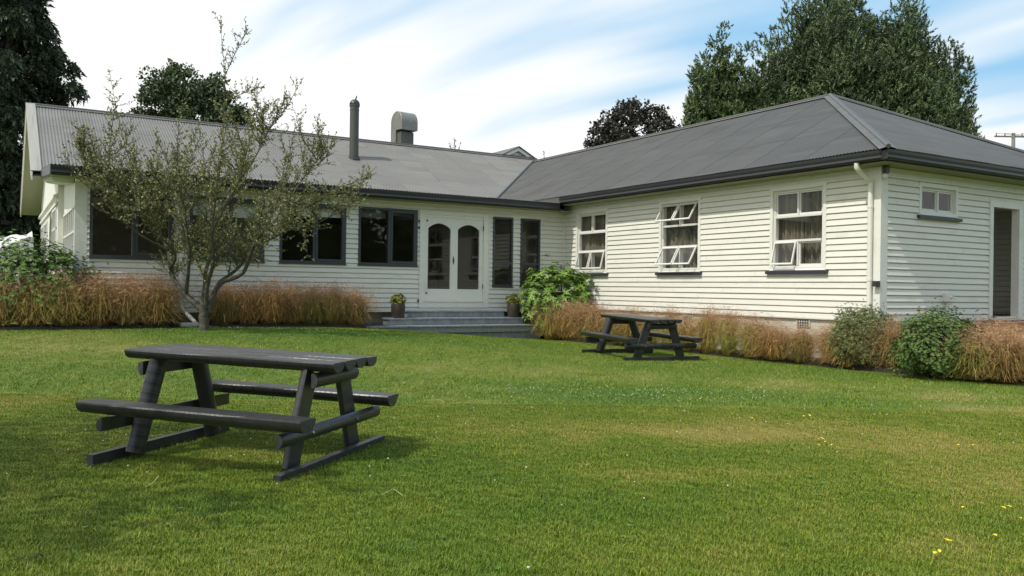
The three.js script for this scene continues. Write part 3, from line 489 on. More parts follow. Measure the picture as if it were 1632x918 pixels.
// --- rainwater pipes and small fittings
{
  const px = -0.085, pz = 9.77, d = hp('downpipe', new Geo().tube([V(-0.44, 2.72, 9.74), V(-0.44, 2.62, 9.74), V(-0.40, 2.58, 9.745), V(-0.13, 2.42, pz), V(-0.08, 2.36, pz), V(px, 2.25, pz), V(px, 0.5, pz), V(px, -1.0, pz)], 0.046, 14), M.pipe);
  for (const y of [1.92, 0.6]) hp('pipe_clip', new Geo().tube([V(px, y, pz), V(px, y + 0.05, pz)], 0.053, 14), M.pipe, d);
  const x = -10.12, d2 = hp('downpipe', new Geo().tube([V(x, 2.52, 0.36), V(x, 2.42, 0.34), V(x, 2.22, 0.13), V(x, 2.1, 0.095), V(x, 1.0, 0.095), V(x, 0.0, 0.095), V(x + 0.02, -0.16, 0.11), V(x + 0.22, -0.42, 0.42), V(x + 0.22, -0.47, 0.50)], 0.045, 14), M.pipe);
  hp('pipe_shoe', new Geo().tube([V(x + 0.27, -0.48, 0.52), V(x + 0.08, -0.485, 0.58), V(x - 0.1, -0.485, 0.62)], 0.055, 14), M.pipe, d2);
  const fl = hp('floodlight', new Geo().box(-0.13, 0.50, 9.86, -0.04, 0.60, 9.96).tube([V(-0.04, 0.56, 9.9), V(0, 0.56, 9.9)], 0.015, 6), M.metal); hp('lens', new Geo().box(-0.137, 0.51, 9.87, -0.131, 0.59, 9.95), M.sill, fl);
  const f2 = hp('floodlight', new Geo().box(-0.06, 2.52, 9.99, 0.03, 2.66, 10.07), M.metal); hp('lamp', new THREE.SphereGeometry(0.055, 14, 10).translate(-0.03, 2.47, 10.02), M.sash, f2);
  const tp = hp('tap_box', new Geo().box(1.86, 0.24, 9.945, 2.06, 0.40, 10.03), M.trim); hp('tap', new Geo().tube([V(2.0, 0.32, 10.03), V(2.02, 0.32, 10.10), V(2.02, 0.28, 10.12)], 0.018, 8).tube([V(1.96, 0.3, 9.975), V(1.96, -0.2, 9.975)], 0.02, 8), M.trim, tp);
  for (const y of [2.02, 1.86, 0.02]) hp('wall_fitting', new Geo().box(-4.49, y, 0.03, -4.455, y + 0.05, 0.07), M.metal, wallL);
}

// ---------------------------------------------------------------- steps to the French doors
{
  const b = [-3.7, -0.9, 0.75], t = thing('timber_steps', 'wide blue-grey timber steps of three treads below the French doors', 'steps', b);
  const pp = (n, g, m = M.deck) => part(n, g, m, t, b);
  const L = [[-6.27, -1.43, 0.83, 1.24, -0.535], [-5.60, -1.78, 0.43, 0.84, -0.365], [-4.95, -2.13, 0.06, 0.44, -0.195]];
  for (const [x0, x1, z0, z1, y] of L) {
    for (let k = 0; k < 2; k++) { const a = z0 + (z1 - z0) * k / 2, c = z0 + (z1 - z0) * (k + 1) / 2 - 0.006; pp('tread_plank', new Geo().box(x0, y - 0.032, a, x1, y, c)); }
    pp('riser_plank', new Geo().box(x0 + 0.03, y - 0.17, z1 - 0.075, x1 - 0.03, y - 0.034, z1 - 0.045)); pp('side_plank', new Geo().box(x0 + 0.03, y - 0.17, z0, x0 + 0.06, y - 0.034, z1 - 0.077)); pp('side_plank', new Geo().box(x1 - 0.06, y - 0.17, z0, x1 - 0.03, y - 0.034, z1 - 0.077));
  }
  pp('base_board', new Geo().box(-6.2, -1.0, 1.08, -1.5, -0.706, 1.12)); pp('base_board', new Geo().box(-1.53, -1.0, 0.1, -1.5, -0.706, 1.08)); pp('base_board', new Geo().box(-6.2, -1.0, 0.1, -6.17, -0.706, 1.08));
}

// ---------------------------------------------------------------- picnic tables of half-round logs
function halfLog(len, r, seed) {        // along x, flat face up at y = 0
  const g = new Geo(), R = rngOf(seed), n = 9, seg = 16, ring = []; const o1 = R() * 20, o2 = R() * 20;
  for (let i = 0; i <= n; i++) {
    const x = -len / 2 + len * i / n + (i === 0 || i === n ? rr(-0.008, 0.008, R) : 0), row = [];
    for (let k = 0; k <= seg; k++) { const a = Math.PI * k / seg, q = r * (0.94 + 0.10 * fbm(x * 2.2 + o1, k * 0.25 + o2, 2)) * (i === 0 || i === n ? 0.985 : 1); row.push(V(x, -Math.sin(a) * q * 0.86 - 0.004, -Math.cos(a) * q)); }
    row[0].y = row[seg].y = -0.010; row.unshift(V(x, 0.0, -r * 0.93)); row.push(V(x, 0.0, r * 0.93)); ring.push(row);
  }
  const m = ring[0].length;
  for (let i = 0; i < n; i++) { for (let k = 0; k < m - 1; k++) g.quad(ring[i][k], ring[i][k + 1], ring[i + 1][k + 1], ring[i + 1][k], true); g.quad(ring[i][m - 1], ring[i][0], ring[i + 1][0], ring[i + 1][m - 1], true); }
  for (const [row, s] of [[ring[0], 1], [ring[n], -1]]) { const c = V(row[0].x, -r * 0.4, 0); for (let k = 0; k < m; k++) { const a = row[k], b = row[(k + 1) % m]; s > 0 ? g.tri(c, b, a) : g.tri(c, a, b); } }
  return g.build();
}
const basis = (x, y) => { const X = x.clone().normalize(), Z = X.clone().cross(y).normalize(), Y = Z.clone().cross(X); return new THREE.Matrix4().makeBasis(X, Y, Z); };
function picnicTable(pos, th, L, Wd, H, SL, SO, HS, KL, KS, label, seed, tilt) {
  const t = thing('picnic_table', label, 'picnic table', pos, 'picnic tables on the lawn'); t.rotation.set(tilt[0], -th, tilt[1], 'YXZ');
  const put = (name, len, r, at, x, y, s) => { const g = halfLog(len, r, seed * 100 + s); g.applyMatrix4(basis(x, y).setPosition(at)); const m = part(name, g, M.table, t); return m; };
  const X = V(1, 0, 0), Y = V(0, 1, 0), Z = V(0, 0, 1), r = Wd / 8;
  for (let k = 0; k < 4; k++) put('tabletop_plank', L + rr(-0.02, 0.02), r * 0.955, V(rr(-0.01, 0.01), H + rr(-0.004, 0.004), (k - 1.5) * Wd / 4), X, Y, k);
  for (const s of [-1, 1]) put('seat_plank', SL, 0.105, V(0, HS, s * SO), X, Y, 10 + s);
  for (const a of [-1, 1]) {
    put('top_beam', Wd * 0.94, 0.054, V(a * (KS / 2 + 0.02), H - r - 0.05, 0), Z, V(-a, 0, 0), 20 + a);
    put('seat_beam', SO * 2 + 0.14, 0.050, V(a * (KS / 2 + 0.012), HS - 0.155, 0), Z, V(-a, 0, 0), 30 + a);
    for (const b of [-1, 1]) { const p0 = V(a * (KS / 2 - 0.02), 0.03, b * 0.47), p1 = V(a * (KS / 2 - 0.02), H - r * 0.85, b * 0.235); put('leg', p0.distanceTo(p1), 0.086, p0.clone().add(p1).multiplyScalar(0.5), p1.clone().sub(p0), V(a, 0, 0), 40 + a + 3 * b); }
    for (const [y, z] of [[HS - 0.155, 0.335], [HS - 0.155, -0.335], [H - r - 0.05, 0.24], [H - r - 0.05, -0.24]]) part('bolt', new Geo().tube([V(a * (KS / 2 + 0.045), y, z), V(a * (KS / 2 + 0.066), y, z)], 0.011, 8), M.zinc, t);
    const g = new Geo().box(a * KS / 2 - 0.028 + a * 0.06, -0.03, -KL / 2, a * KS / 2 + 0.028 + a * 0.06, 0.072, KL / 2); part('skid', g, M.table, t);
  }
  return t;
}
picnicTable([-11.89, -0.925, 12.88], 0.835, 1.78, 0.70, 0.78, 1.80, 0.682, 0.434, 1.60, 1.38, 'charcoal half-log picnic table standing large in the left foreground', 1, [0.006, -0.024]);
picnicTable([-3.05, groundY(-3.05, 6.93) + 0.01, 6.93], 1.73, 1.96, 0.64, 0.755, 1.90, 0.682, 0.42, 1.60, 1.50, 'smaller-looking charcoal half-log picnic table near the orange grasses', 2, [0.0, -0.02]);

// ---------------------------------------------------------------- plants
const camR = V(0.8543, 0, 0.52), camF = V(0.52, 0, -0.8543), UP = V(0, 1, 0);
const sph = (r) => { const z = r() * 2 - 1, a = r() * 6.2832, q = Math.sqrt(1 - z * z); return V(q * Math.cos(a), z, q * Math.sin(a)); };
const tint = (c, k, h = 0) => [c[0] * k * (1 + h), c[1] * k, c[2] * k * (1 - h)];
function leafAt(g, p, d, n, len, wid, col, fold = 0.25) {        // a folded pointed leaf: four faces
  const s = d.clone().cross(n).normalize(), nn = s.clone().cross(d).normalize(), m = p.clone().addScaledVector(d, len * 0.45), tip = p.clone().addScaledVector(d, len).addScaledVector(nn, -len * 0.12);
  const a = m.clone().addScaledVector(s, wid / 2).addScaledVector(nn, wid * fold), b = m.clone().addScaledVector(s, -wid / 2).addScaledVector(nn, wid * fold);
  g.tri(p, a, m, col); g.tri(a, tip, m, col); g.tri(p, m, b, col); g.tri(m, tip, b, col);
}
// tussock grass: arching blades and a haze of fine seed heads
function tussockProto(seed, greenish) {
  const R = rngOf(seed), b = new Geo(), s = new Geo();
  const pal = greenish ? [[0.32, 0.28, 0.065], [0.39, 0.32, 0.085], [0.25, 0.245, 0.055], [0.45, 0.33, 0.11]] : [[0.40, 0.255, 0.07], [0.48, 0.32, 0.09], [0.31, 0.235, 0.06], [0.54, 0.39, 0.15], [0.27, 0.14, 0.055]];
  const blade = (g, base, dir, h, out, w, col, n) => {
    let a0 = null; for (let i = 0; i <= n; i++) { const t = i / n, y = h * (t - 0.42 * t * t * t * (out / h)), o = out * t * t, p = base.clone().addScaledVector(dir, o).add(V(0, y, 0)), sd = dir.clone().cross(UP).normalize().multiplyScalar(w * (1 - 0.85 * t) / 2), cur = [p.clone().add(sd), p.clone().sub(sd)]; if (a0) { g.tri(a0[0], a0[1], cur[1], col); g.tri(a0[0], cur[1], cur[0], col); } a0 = cur; }
  };
  const arc = (g, base, dir, h, out, w, col, n, fall) => { let a0 = null; const sd0 = dir.clone().cross(UP).normalize(); for (let i = 0; i <= n; i++) { const t = i / n, y = h * (1 - Math.pow(1 - t * (1 + fall), 2)), p = base.clone().addScaledVector(dir, out * Math.pow(t, 1.25)).add(V(0, y, 0)), q = w * (1 - 0.8 * t * t) / 2, cur = [p.clone().addScaledVector(sd0, q), p.clone().addScaledVector(sd0, -q)]; if (a0) { g.tri(a0[0], a0[1], cur[1], col); g.tri(a0[0], cur[1], cur[0], col); } a0 = cur; } return a0[0]; };
  for (let i = 0; i < 1800; i++) { const a = R() * 6.283, dir = V(Math.cos(a), 0, Math.sin(a)), low = R(), base = V(dir.x * rr(0, 0.2, R), 0, dir.z * rr(0, 0.2, R)), c = tint(pick(pal, R), rr(0.55, 1.3, R)); arc(b, base, dir.applyAxisAngle(UP, rr(-0.6, 0.6, R)), low < 0.5 ? rr(0.12, 0.5, R) : rr(0.42, 0.8, R), low < 0.5 ? rr(0.35, 0.78, R) : rr(0.08, 0.66, R), rr(0.004, 0.008, R), c, 5, rr(0.1, 0.85, R)); }
  for (let i = 0; i < 900; i++) {
    const a = R() * 6.283, dir = V(Math.cos(a), 0, Math.sin(a)), h = rr(0.55, 1.0, R), out = rr(0.05, 0.68, R), base = V(rr(-0.12, 0.12, R), 0, rr(-0.12, 0.12, R)), c = tint(pick([[0.42, 0.25, 0.125], [0.49, 0.31, 0.165], [0.35, 0.20, 0.10]], R), rr(0.7, 1.3, R));
    const tip = arc(s, base, dir, h * rr(0.85, 1.22, R) * (1 - 0.25 * out), out, 0.003, c, 4, rr(0.0, 0.25, R));
    for (let k = 0; k < 5; k++) { const d = sph(R).multiplyScalar(0.5).addScaledVector(dir, 0.5).add(V(0, 0.1, 0)).normalize(), q = tip.clone().addScaledVector(d, rr(-0.12, 0.04, R)), e = q.clone().addScaledVector(d, rr(0.05, 0.12, R)), w = sph(R).multiplyScalar(0.003); s.tri(q.clone().sub(w), q.clone().add(w), e, c); }
  }
  return [b.build(), s.build()];
}
const tproto = [tussockProto(11), tussockProto(12), tussockProto(13, true), tussockProto(14)];
function tussock(x, z, s, hgt, label, kind) {
  const k = kind ?? Math.floor(rnd() * 4), mt = pick(M.tuss), t = thing('tussock_plant', label, 'tussock', [x, groundY(x, z) + 0.02, z], 'orange-brown tussock grasses in the garden beds'); t.rotation.y = rnd() * 6.28; t.scale.set(s, hgt, s);
  part('blades', tproto[k][0], mt, t); part('seed_heads', tproto[k][1], M.dry, t);
}
const row = (n, f) => { for (let i = 0; i < n; i++) f(i, n); };
const ordw = ['first', 'second', 'third', 'fourth', 'fifth', 'sixth', 'seventh', 'eighth', 'ninth', 'tenth', 'eleventh', 'twelfth', 'thirteenth', 'fourteenth'];
row(7, (i) => tussock(-14.05 + i * 0.56, 0.72 + rr(-0.12, 0.12), rr(0.95, 1.15), rr(0.98, 1.1), `brown tussock grass by the left corner of the house, ${ordw[i]} from the left`));
row(7, (i) => tussock(-9.3 + i * 0.48, 0.70 + rr(-0.1, 0.1), rr(0.85, 1.0), rr(0.84, 0.97), `brown tussock grass between the fruit tree and the steps, ${ordw[i]} from the tree`));
row(4, (i) => tussock([-1.42, -1.12, -0.92, -0.85][i], [1.5, 1.85, 2.15, 2.6][i], rr(0.8, 0.95), rr(0.9, 1.0), `reddish tussock grass in front of the bright green shrub, ${ordw[i]} from the steps`, i % 2));
row(12, (i) => tussock(-0.86 + rr(-0.08, 0.08), 2.95 + i * 0.60, rr(0.6, 1.0), rr(0.55, 0.95), `golden tussock grass along the sunlit wall, ${ordw[i]} from the inner corner`, i % 3 === 1 ? 2 : undefined));
tussock(-0.86, 9.95, 0.8, 0.78, 'golden tussock grass just left of the feathery green shrub at the house corner');
const tus = (px, py, s, h, label) => { const p = ground(px, py).addScaledVector(camF, 0.5); tussock(p.x, p.z, s, h, label); };
tus(1450, 597, 0.75, 0.84, 'orange tussock grass squeezed between the two dark green shrubs');
row(6, (i) => tus([1580, 1632, 1608, 1560, 1640, 1690][i], [612, 616, 596, 594, 596, 612][i], rr(0.95, 1.1), rr(0.74, 0.84), `orange tussock grass below the end wall doorway, ${ordw[i]} of its clump`));

// shrubs made of real leaves on stems
function shrub(name, label, pos, dims, nStem, nLeaf, leaf, seed, mat = M.leaf, cat = 'shrub') {
  const R = rngOf(seed), t = thing(name, label, cat, pos), g = new Geo(), st = new Geo(), [rx, h, rz] = dims, ends = [];
  for (let i = 0; i < nStem; i++) { const a = R() * 6.283, q = Math.sqrt(R()), e = V(Math.cos(a) * rx * q * 0.85, h * (0.55 + 0.42 * Math.sqrt(1 - q * q) * rr(0.7, 1.05, R)), Math.sin(a) * rz * q * 0.85); st.tube([V(e.x * 0.12, -0.05, e.z * 0.12), V(e.x * 0.5, e.y * 0.45, e.z * 0.5), e], [0.016, 0.011, 0.005], 5); ends.push(e); }
  for (let i = 0; i < nLeaf; i++) leaf(g, R, ends, rx, h, rz);
  part('stems', st, M.darkBark, t); part('foliage', g, mat, t).userData.kind = 'stuff'; return t;
}
const crownPoint = (R, rx, h, rz, lumps = 0.3) => { const d = sph(R); if (d.y < -0.8) d.y *= -0.6; d.normalize(); const l = 1 - lumps + lumps * 2 * fbm(d.x * 2.4 + 40 + rx * 7, d.z * 2.4 + d.y * 2.0 + 20, 3); const q = l * (0.62 + 0.38 * Math.sqrt(R())); return [V(d.x * rx * q, h * 0.46 + d.y * h * 0.54 * q, d.z * rz * q), d]; };
const whorl = (pal, len, wid, n, droop) => (g, R, ends, rx, h, rz) => { const [p, d] = crownPoint(R, rx, h, rz, 0.5); if (R() < 0.12) p.addScaledVector(d, rr(0, 0.16, R) * h); const ax = d.clone().multiplyScalar(0.7).add(V(0, 0.55, 0)).addScaledVector(sph(R), 0.35).normalize(), s = ax.clone().cross(V(0.3, 0.1, 0.9)).normalize(), c0 = pick(pal, R), k0 = rr(0.7, 1.25, R); for (let k = 0; k < n; k++) { const o = s.clone().applyAxisAngle(ax, k / n * 6.283 + R() * 0.5), dir = o.clone().addScaledVector(ax, droop + rr(-0.2, 0.3, R)).normalize(); leafAt(g, p, dir, ax, len * rr(0.75, 1.15, R), wid * rr(0.8, 1.1, R), tint(c0, k0 * rr(0.85, 1.15, R)), 0.18); } };
const shrubAt = (px, py) => { const p = ground(px, py).addScaledVector(camF, 0.42); p.y = groundY(p.x, p.z); return p.toArray(); };
shrub('rhododendron_shrub', 'bright green broad-leaved shrub in the inner corner of the house', [-0.85, -0.75, 0.98], [1.1, 1.66, 0.66], 30, 900, whorl([[0.16, 0.27, 0.035], [0.20, 0.33, 0.05], [0.12, 0.21, 0.03]], 0.15, 0.048, 7, 0.15), 31, M.gloss);
shrub('leafy_shrub', 'rounded mid green leafy shrub at the far left house corner', [-12.95, -0.5, 0.35], [1.06, 1.58, 0.75], 40, 3400, whorl([[0.10, 0.19, 0.026], [0.13, 0.235, 0.036], [0.075, 0.145, 0.022]], 0.062, 0.032, 6, 0.3), 32, M.leaf);
shrub('feathery_shrub', 'feathery grey-green shrub beneath the white corner downpipe', shrubAt(1388, 591), [0.68, 0.98, 0.5], 90, 5200, whorl([[0.13, 0.17, 0.045], [0.165, 0.205, 0.06], [0.10, 0.135, 0.035], [0.19, 0.19, 0.075]], 0.045, 0.009, 6, 1.0), 33);
shrub('dark_shrub', 'dense dark green shrub at the right end of the bed', shrubAt(1512, 607), [0.80, 0.98, 0.56], 90, 5600, whorl([[0.08, 0.145, 0.022], [0.105, 0.18, 0.028], [0.06, 0.11, 0.018]], 0.03, 0.016, 6, 0.5), 34);
shrub('rose_bush', 'yellow-green rose bush against the shaded end wall', [0.50, -0.88, 10.5], [0.36, 0.98, 0.26], 14, 95, whorl([[0.18, 0.20, 0.035], [0.24, 0.23, 0.05], [0.13, 0.15, 0.035], [0.20, 0.10, 0.04]], 0.075, 0.045, 5, 0.1), 35);
shrub('rose_bush', 'small sparse rose stems below the wall tap box', [2.1, -0.88, 10.6], [0.3, 0.98, 0.22], 9, 40, whorl([[0.14, 0.16, 0.05], [0.09, 0.11, 0.04]], 0.06, 0.036, 5, 0.1), 36);
// potted plants on the steps
function pottedPlant(x, z, y, r, h, label, seed) {
  const t = thing('potted_plant', label, 'potted plant', [x, y, z], 'pots beside the door'), pr = [[0.0, 0], [0.70, 0], [0.80, 0.06], [0.96, 0.45], [1.0, 0.78], [0.93, 0.93], [0.97, 1], [0.86, 1], [0.82, 0.9], [0, 0.9]].map(([a, b]) => new THREE.Vector2(a * r, b * h));
  part('pot', new THREE.LatheGeometry(pr, 22), M.pot, t); const R = rngOf(seed), g = new Geo(), f = whorl([[0.16, 0.17, 0.02], [0.21, 0.20, 0.025], [0.10, 0.12, 0.02]], 0.045, 0.022, 6, 0.4), s = new Geo();
  for (let i = 0; i < 260; i++) { const q = new Geo(); q.o = [0, 0]; f(q, R, [], r * 0.98, 0.26, r * 0.98); for (let k = 1; k < q.p.length; k += 3) q.p[k] += h * 0.9; for (const v of q.p) g.p.push(v); for (const v of q.n) g.n.push(v); for (const v of q.u) g.u.push(v); for (const v of q.c) g.c.push(v); }
  for (let i = 0; i < 8; i++) { const a = R() * 6.28; s.tube([V(0, h * 0.8, 0), V(Math.cos(a) * 0.08, h * 0.9 + 0.14, Math.sin(a) * 0.08)], 0.005, 4); }
  part('stems', s, M.darkBark, t); part('foliage', g, M.leaf, t).userData.kind = 'stuff';
}
pottedPlant(-5.27, 0.63, -0.365, 0.175, 0.35, 'dark glazed pot with clipped yellow-green plant, left of the French doors', 41);
pottedPlant(-2.02, 0.63, -0.365, 0.175, 0.36, 'brown glazed pot with clipped yellow-green plant, right of the French doors', 42);

// ---------------------------------------------------------------- fruit tree on the lawn
{
  const B = ground(325, 527), S = 0.01290, R = rngOf(77);
  const t = thing('apple_tree', 'multi-stemmed fruit tree with sparse olive leaves in front of the left windows', 'tree', [B.x, B.y - 0.02, B.z]);
  const at = (px, py, d) => camR.clone().multiplyScalar((px - 325) * S).add(V(0, (527 - py) * S, 0)).addScaledVector(camF, d);
  const wood = new Geo(), twig = new Geo(), lf = new Geo();
  const smooth = (pts, m = 4) => new THREE.CatmullRomCurve3(pts).getPoints((pts.length - 1) * m);
  const wob = (p, a) => p.map((v, i) => (i ? v.clone().addScaledVector(sph(R), a) : v));
  const limb = (pts, r0, r1) => { const c = wob(smooth(pts), 0.012); wood.tube(c, c.map((_, i) => 0.68 * (r0 + (r1 - r0) * Math.pow(i / (c.length - 1), 0.75))), 8); return c; };
  limb([at(325, 532, 0), at(325, 515, 0), at(324, 500, 0), at(325, 484, 0)], 0.155, 0.125);
  const limbs = [
    limb([at(320, 492, 0), at(292, 470, 0.1), at(268, 442, 0.25), at(256, 405, 0.4), at(232, 362, 0.55), at(205, 322, 0.5)], 0.095, 0.035),
    limb([at(294, 472, 0.1), at(307, 432, -0.2), at(312, 395, -0.4), at(309, 340, -0.6), at(302, 285, -0.7)], 0.062, 0.022),
    limb([at(322, 492, 0), at(322, 440, 0.15), at(325, 395, 0.3), at(320, 335, 0.5), at(330, 260, 0.7)], 0.075, 0.022),
    limb([at(327, 492, 0), at(336, 452, -0.2), at(352, 420, -0.5), at(358, 372, -0.8), at(372, 300, -1.0)], 0.078, 0.022),
    limb([at(332, 492, 0), at(346, 455, 0.1), at(378, 436, 0.2), at(396, 392, 0.2), at(425, 362, 0.1), at(468, 340, 0.0), at(512, 318, -0.1)], 0.082, 0.02),
    limb([at(330, 490, 0), at(338, 452, 0.35), at(356, 430, 0.7), at(382, 382, 1.0), at(408, 320, 1.2), at(420, 268, 1.3)], 0.068, 0.02),
    limb([at(263, 432, 0.28), at(280, 410, 0.0), at(262, 378, -0.4), at(232, 330, -0.8), at(212, 285, -1.0)], 0.046, 0.018),
    limb([at(255, 402, 0.4), at(222, 380, 0.1), at(190, 345, -0.2), at(160, 300, -0.3), at(148, 262, -0.3)], 0.04, 0.014),
    limb([at(356, 380, -0.8), at(390, 330, -1.1), at(430, 270, -1.2), at(452, 225, -1.2)], 0.035, 0.012),
    limb([at(312, 380, -0.4), at(285, 330, 0.3), at(262, 290, 0.7), at(250, 250, 0.8)], 0.034, 0.012),
    limb([at(322, 350, 0.4), at(345, 310, 0.9), at(352, 260, 1.1), at(356, 215, 1.2)], 0.03, 0.011),
    limb([at(425, 362, 0.1), at(455, 300, 0.5), at(478, 262, 0.6), at(500, 240, 0.6)], 0.03, 0.01),
    limb([at(396, 392, 0.2), at(420, 392, -0.4), at(455, 380, -0.7), at(478, 360, -0.8)], 0.026, 0.01),
    limb([at(232, 362, 0.55), at(196, 338, 0.9), at(170, 325, 1.0), at(152, 308, 1.0)], 0.03, 0.01),
    limb([at(205, 322, 0.5), at(178, 300, 0.0), at(160, 275, -0.2), at(155, 255, -0.2)], 0.028, 0.01),
    limb([at(425, 362, 0.1), at(470, 362, 0.5), at(515, 338, 0.7), at(548, 322, 0.7)], 0.024, 0.009),
    limb([at(358, 372, -0.8), at(330, 330, -1.1), at(300, 320, -1.3), at(270, 345, -1.3)], 0.024, 0.009),
  ];
  const whips = [[[205, 322, 0.5], [190, 262, 0.5], [172, 190, 0.45], [160, 122, 0.4]], [[372, 300, -1.0], [374, 230, -0.9], [372, 150, -0.8], [363, 70, -0.75]], [[373, 150, -0.8], [390, 112, -0.8], [408, 82, -0.85]], [[302, 285, -0.7], [300, 230, -0.6], [303, 180, -0.5]], [[330, 260, 0.7], [335, 210, 0.7], [342, 175, 0.7]], [[452, 225, -1.2], [462, 205, -1.2], [470, 190, -1.2]], [[512, 318, -0.1], [545, 300, -0.1], [578, 288, -0.15]], [[212, 285, -1.0], [216, 235, -1.0], [222, 195, -1.0]], [[374, 190, -0.85], [395, 178, -0.8], [418, 168, -0.8]], [[148, 262, -0.3], [142, 240, -0.3], [148, 225, -0.3]], [[468, 340, 0], [476, 372, 0], [482, 412, 0.05]], [[420, 268, 1.3], [428, 225, 1.3], [436, 190, 1.25]], [[350, 262, 1.1], [330, 200, 1.0], [312, 165, 1.0]]];
  const spines = limbs.map((c) => c.slice(Math.floor(c.length * 0.36)));
  for (const w of whips) { const c = smooth(w.map((q) => at(...q)), 5); twig.tube(c, c.map((_, i) => 0.009 - 0.006 * i / c.length), 5); spines.push(c); }
  for (const c of limbs.slice()) for (let k = 0; k < 7; k++) {
    const i = Math.floor(c.length * rr(0.28, 0.9, R)), p = c[i], d = sph(R); d.y = 0.45 + 0.9 * R(); d.normalize(); const L = rr(0.5, 1.15, R), q = [p, p.clone().addScaledVector(d, L * 0.5).addScaledVector(sph(R), 0.07), p.clone().addScaledVector(d, L * 0.8).add(V(0, L * 0.28, 0))], cc = smooth(q, 5);
    twig.tube(cc, cc.map((_, n) => 0.010 - 0.007 * n / cc.length), 5); spines.push(cc);
  }
  const pal = [[0.20, 0.215, 0.065], [0.25, 0.26, 0.09], [0.14, 0.165, 0.045], [0.33, 0.325, 0.18], [0.19, 0.165, 0.05], [0.26, 0.25, 0.10]];
  const spray = (p, d, len, dens) => {          // a twig with alternate leaves
    const e = p.clone().addScaledVector(d, len * 0.55).addScaledVector(sph(R), len * 0.12), f = e.clone().addScaledVector(d, len * 0.45).add(V(0, len * 0.1, 0)); twig.tube([p, e, f], [0.004, 0.003, 0.0015], 4);
    const n = Math.round(len * dens); for (let k = 0; k < n; k++) { const s = (k + R()) / n, q = s < 0.55 ? p.clone().lerp(e, s / 0.55) : e.clone().lerp(f, (s - 0.55) / 0.45), ld = sph(R).addScaledVector(d, 0.7).normalize(); leafAt(lf, q, ld, sph(R).add(V(0, 0.6, 0)).normalize(), rr(0.030, 0.072, R), rr(0.018, 0.036, R), tint(pick(pal, R), rr(0.65, 1.35, R)), 0.22); }
  };
  spines.forEach((c, ci) => {
    const whip = ci >= limbs.length;
    for (let i = 1; i < c.length; i++) {
      const n = whip ? 2.2 : 2.3, m = Math.floor(n) + (R() < n % 1 ? 1 : 0), up = c[i].clone().sub(c[i - 1]).normalize();
      for (let k = 0; k < m; k++) {
        const d = sph(R).multiplyScalar(0.9).addScaledVector(up, 0.5).add(V(0, 0.45, 0)).normalize(), len = whip ? rr(0.08, 0.30, R) : rr(0.15, 0.5, R), p = c[i - 1].clone().lerp(c[i], R());
        spray(p, d, len, whip ? 46 : 36);
        if (!whip && R() < 0.5) { const q = p.clone().addScaledVector(d, len * rr(0.5, 1, R)); for (let z = 0; z < 2; z++) spray(q, sph(R).multiplyScalar(0.8).addScaledVector(d, 0.6).add(V(0, 0.5, 0)).normalize(), rr(0.15, 0.42, R), 36); }
      }
    }
  });
  part('trunk', wood, M.bark, t); part('twigs', twig, M.bark, t).userData.kind = 'stuff'; part('foliage', lf, M.leaf, t).userData.kind = 'stuff';
  for (const [px, py, d] of [[349, 392, -0.9], [333, 407, -0.4], [418, 348, 0.2], [300, 340, 0.6]]) part('apple', new THREE.SphereGeometry(0.028, 10, 8).translate(...at(px, py, d).toArray()), std(lin(0.34, 0.17, 0.10), { roughness: 0.4 }), t);
}

// ---------------------------------------------------------------- big trees round the house
// lobes: [right, up, forward, rx, ry, rz] in metres from the tree's foot, in its own axes
function conifer(name, label, foot, lobes, nShoot, shootLen, pal, dirOf, seed, leaders) {
  const R = rngOf(seed), t = thing(name, label, 'tree', foot), g = new Geo(), w = new Geo();
  const vol = lobes.map((l) => Math.pow(l[3] * l[4] * l[5], 2 / 3)), sum = vol.reduce((a, b) => a + b, 0);
  const loc = (u, v, d) => camR.clone().multiplyScalar(u).add(V(0, v, 0)).addScaledVector(camF, d);
  lobes.forEach((l, li) => {
    const n = Math.round(nShoot * vol[li] / sum), lk = rr(0.65, 1.4, R);
    for (let i = 0; i < n; i++) {
      const d = sph(R), q = 0.55 + 0.45 * Math.pow(R(), 0.4), p = loc(l[0] + d.x * l[3] * q, l[1] + d.y * l[4] * q, l[2] + d.z * l[5] * q), out = loc(d.x, d.y, d.z), dir = dirOf(out, R), len = shootLen * rr(0.6, 1.3, R), c = tint(pick(pal, R), lk * rr(0.7, 1.3, R));
      const s1 = dir.clone().cross(sph(R)).normalize(), s2 = dir.clone().cross(s1);
      for (let k = 0; k < 9; k++) {
        const f = (k + 0.5) / 9, a = k * 2.4 + R(), o = s1.clone().multiplyScalar(Math.cos(a)).addScaledVector(s2, Math.sin(a)), b = p.clone().addScaledVector(dir, len * f), ld = dir.clone().multiplyScalar(0.75).addScaledVector(o, 0.85 * (1.1 - f * 0.6)).normalize(), L = len * rr(0.34, 0.55, R), ww = o.clone().cross(ld).normalize().multiplyScalar(L * 0.28);
        g.tri(b.clone().add(ww), b.clone().sub(ww), b.clone().addScaledVector(ld, L), c);
      }
    }
  });
  for (const [pts, r0, r1] of leaders) { const c = new THREE.CatmullRomCurve3(pts.map((p) => loc(...p))).getPoints(14); w.tube(c, c.map((_, i) => r0 + (r1 - r0) * i / 14), 9); for (let k = 0; k < 26; k++) { const i = 3 + Math.floor(R() * 11), b = sph(R); b.y = Math.abs(b.y) * 0.35; const L = rr(0.8, 2.6, R) * (1.25 - i / 14); w.tube([c[i], c[i].clone().addScaledVector(b, L * 0.6), c[i].clone().addScaledVector(b, L).add(V(0, 0.25, 0))], [0.06, 0.04, 0.015], 5); } }
  part('trunk', w, M.darkBark, t); part('foliage', g, M.leaf, t).userData.kind = 'stuff'; return t;
}
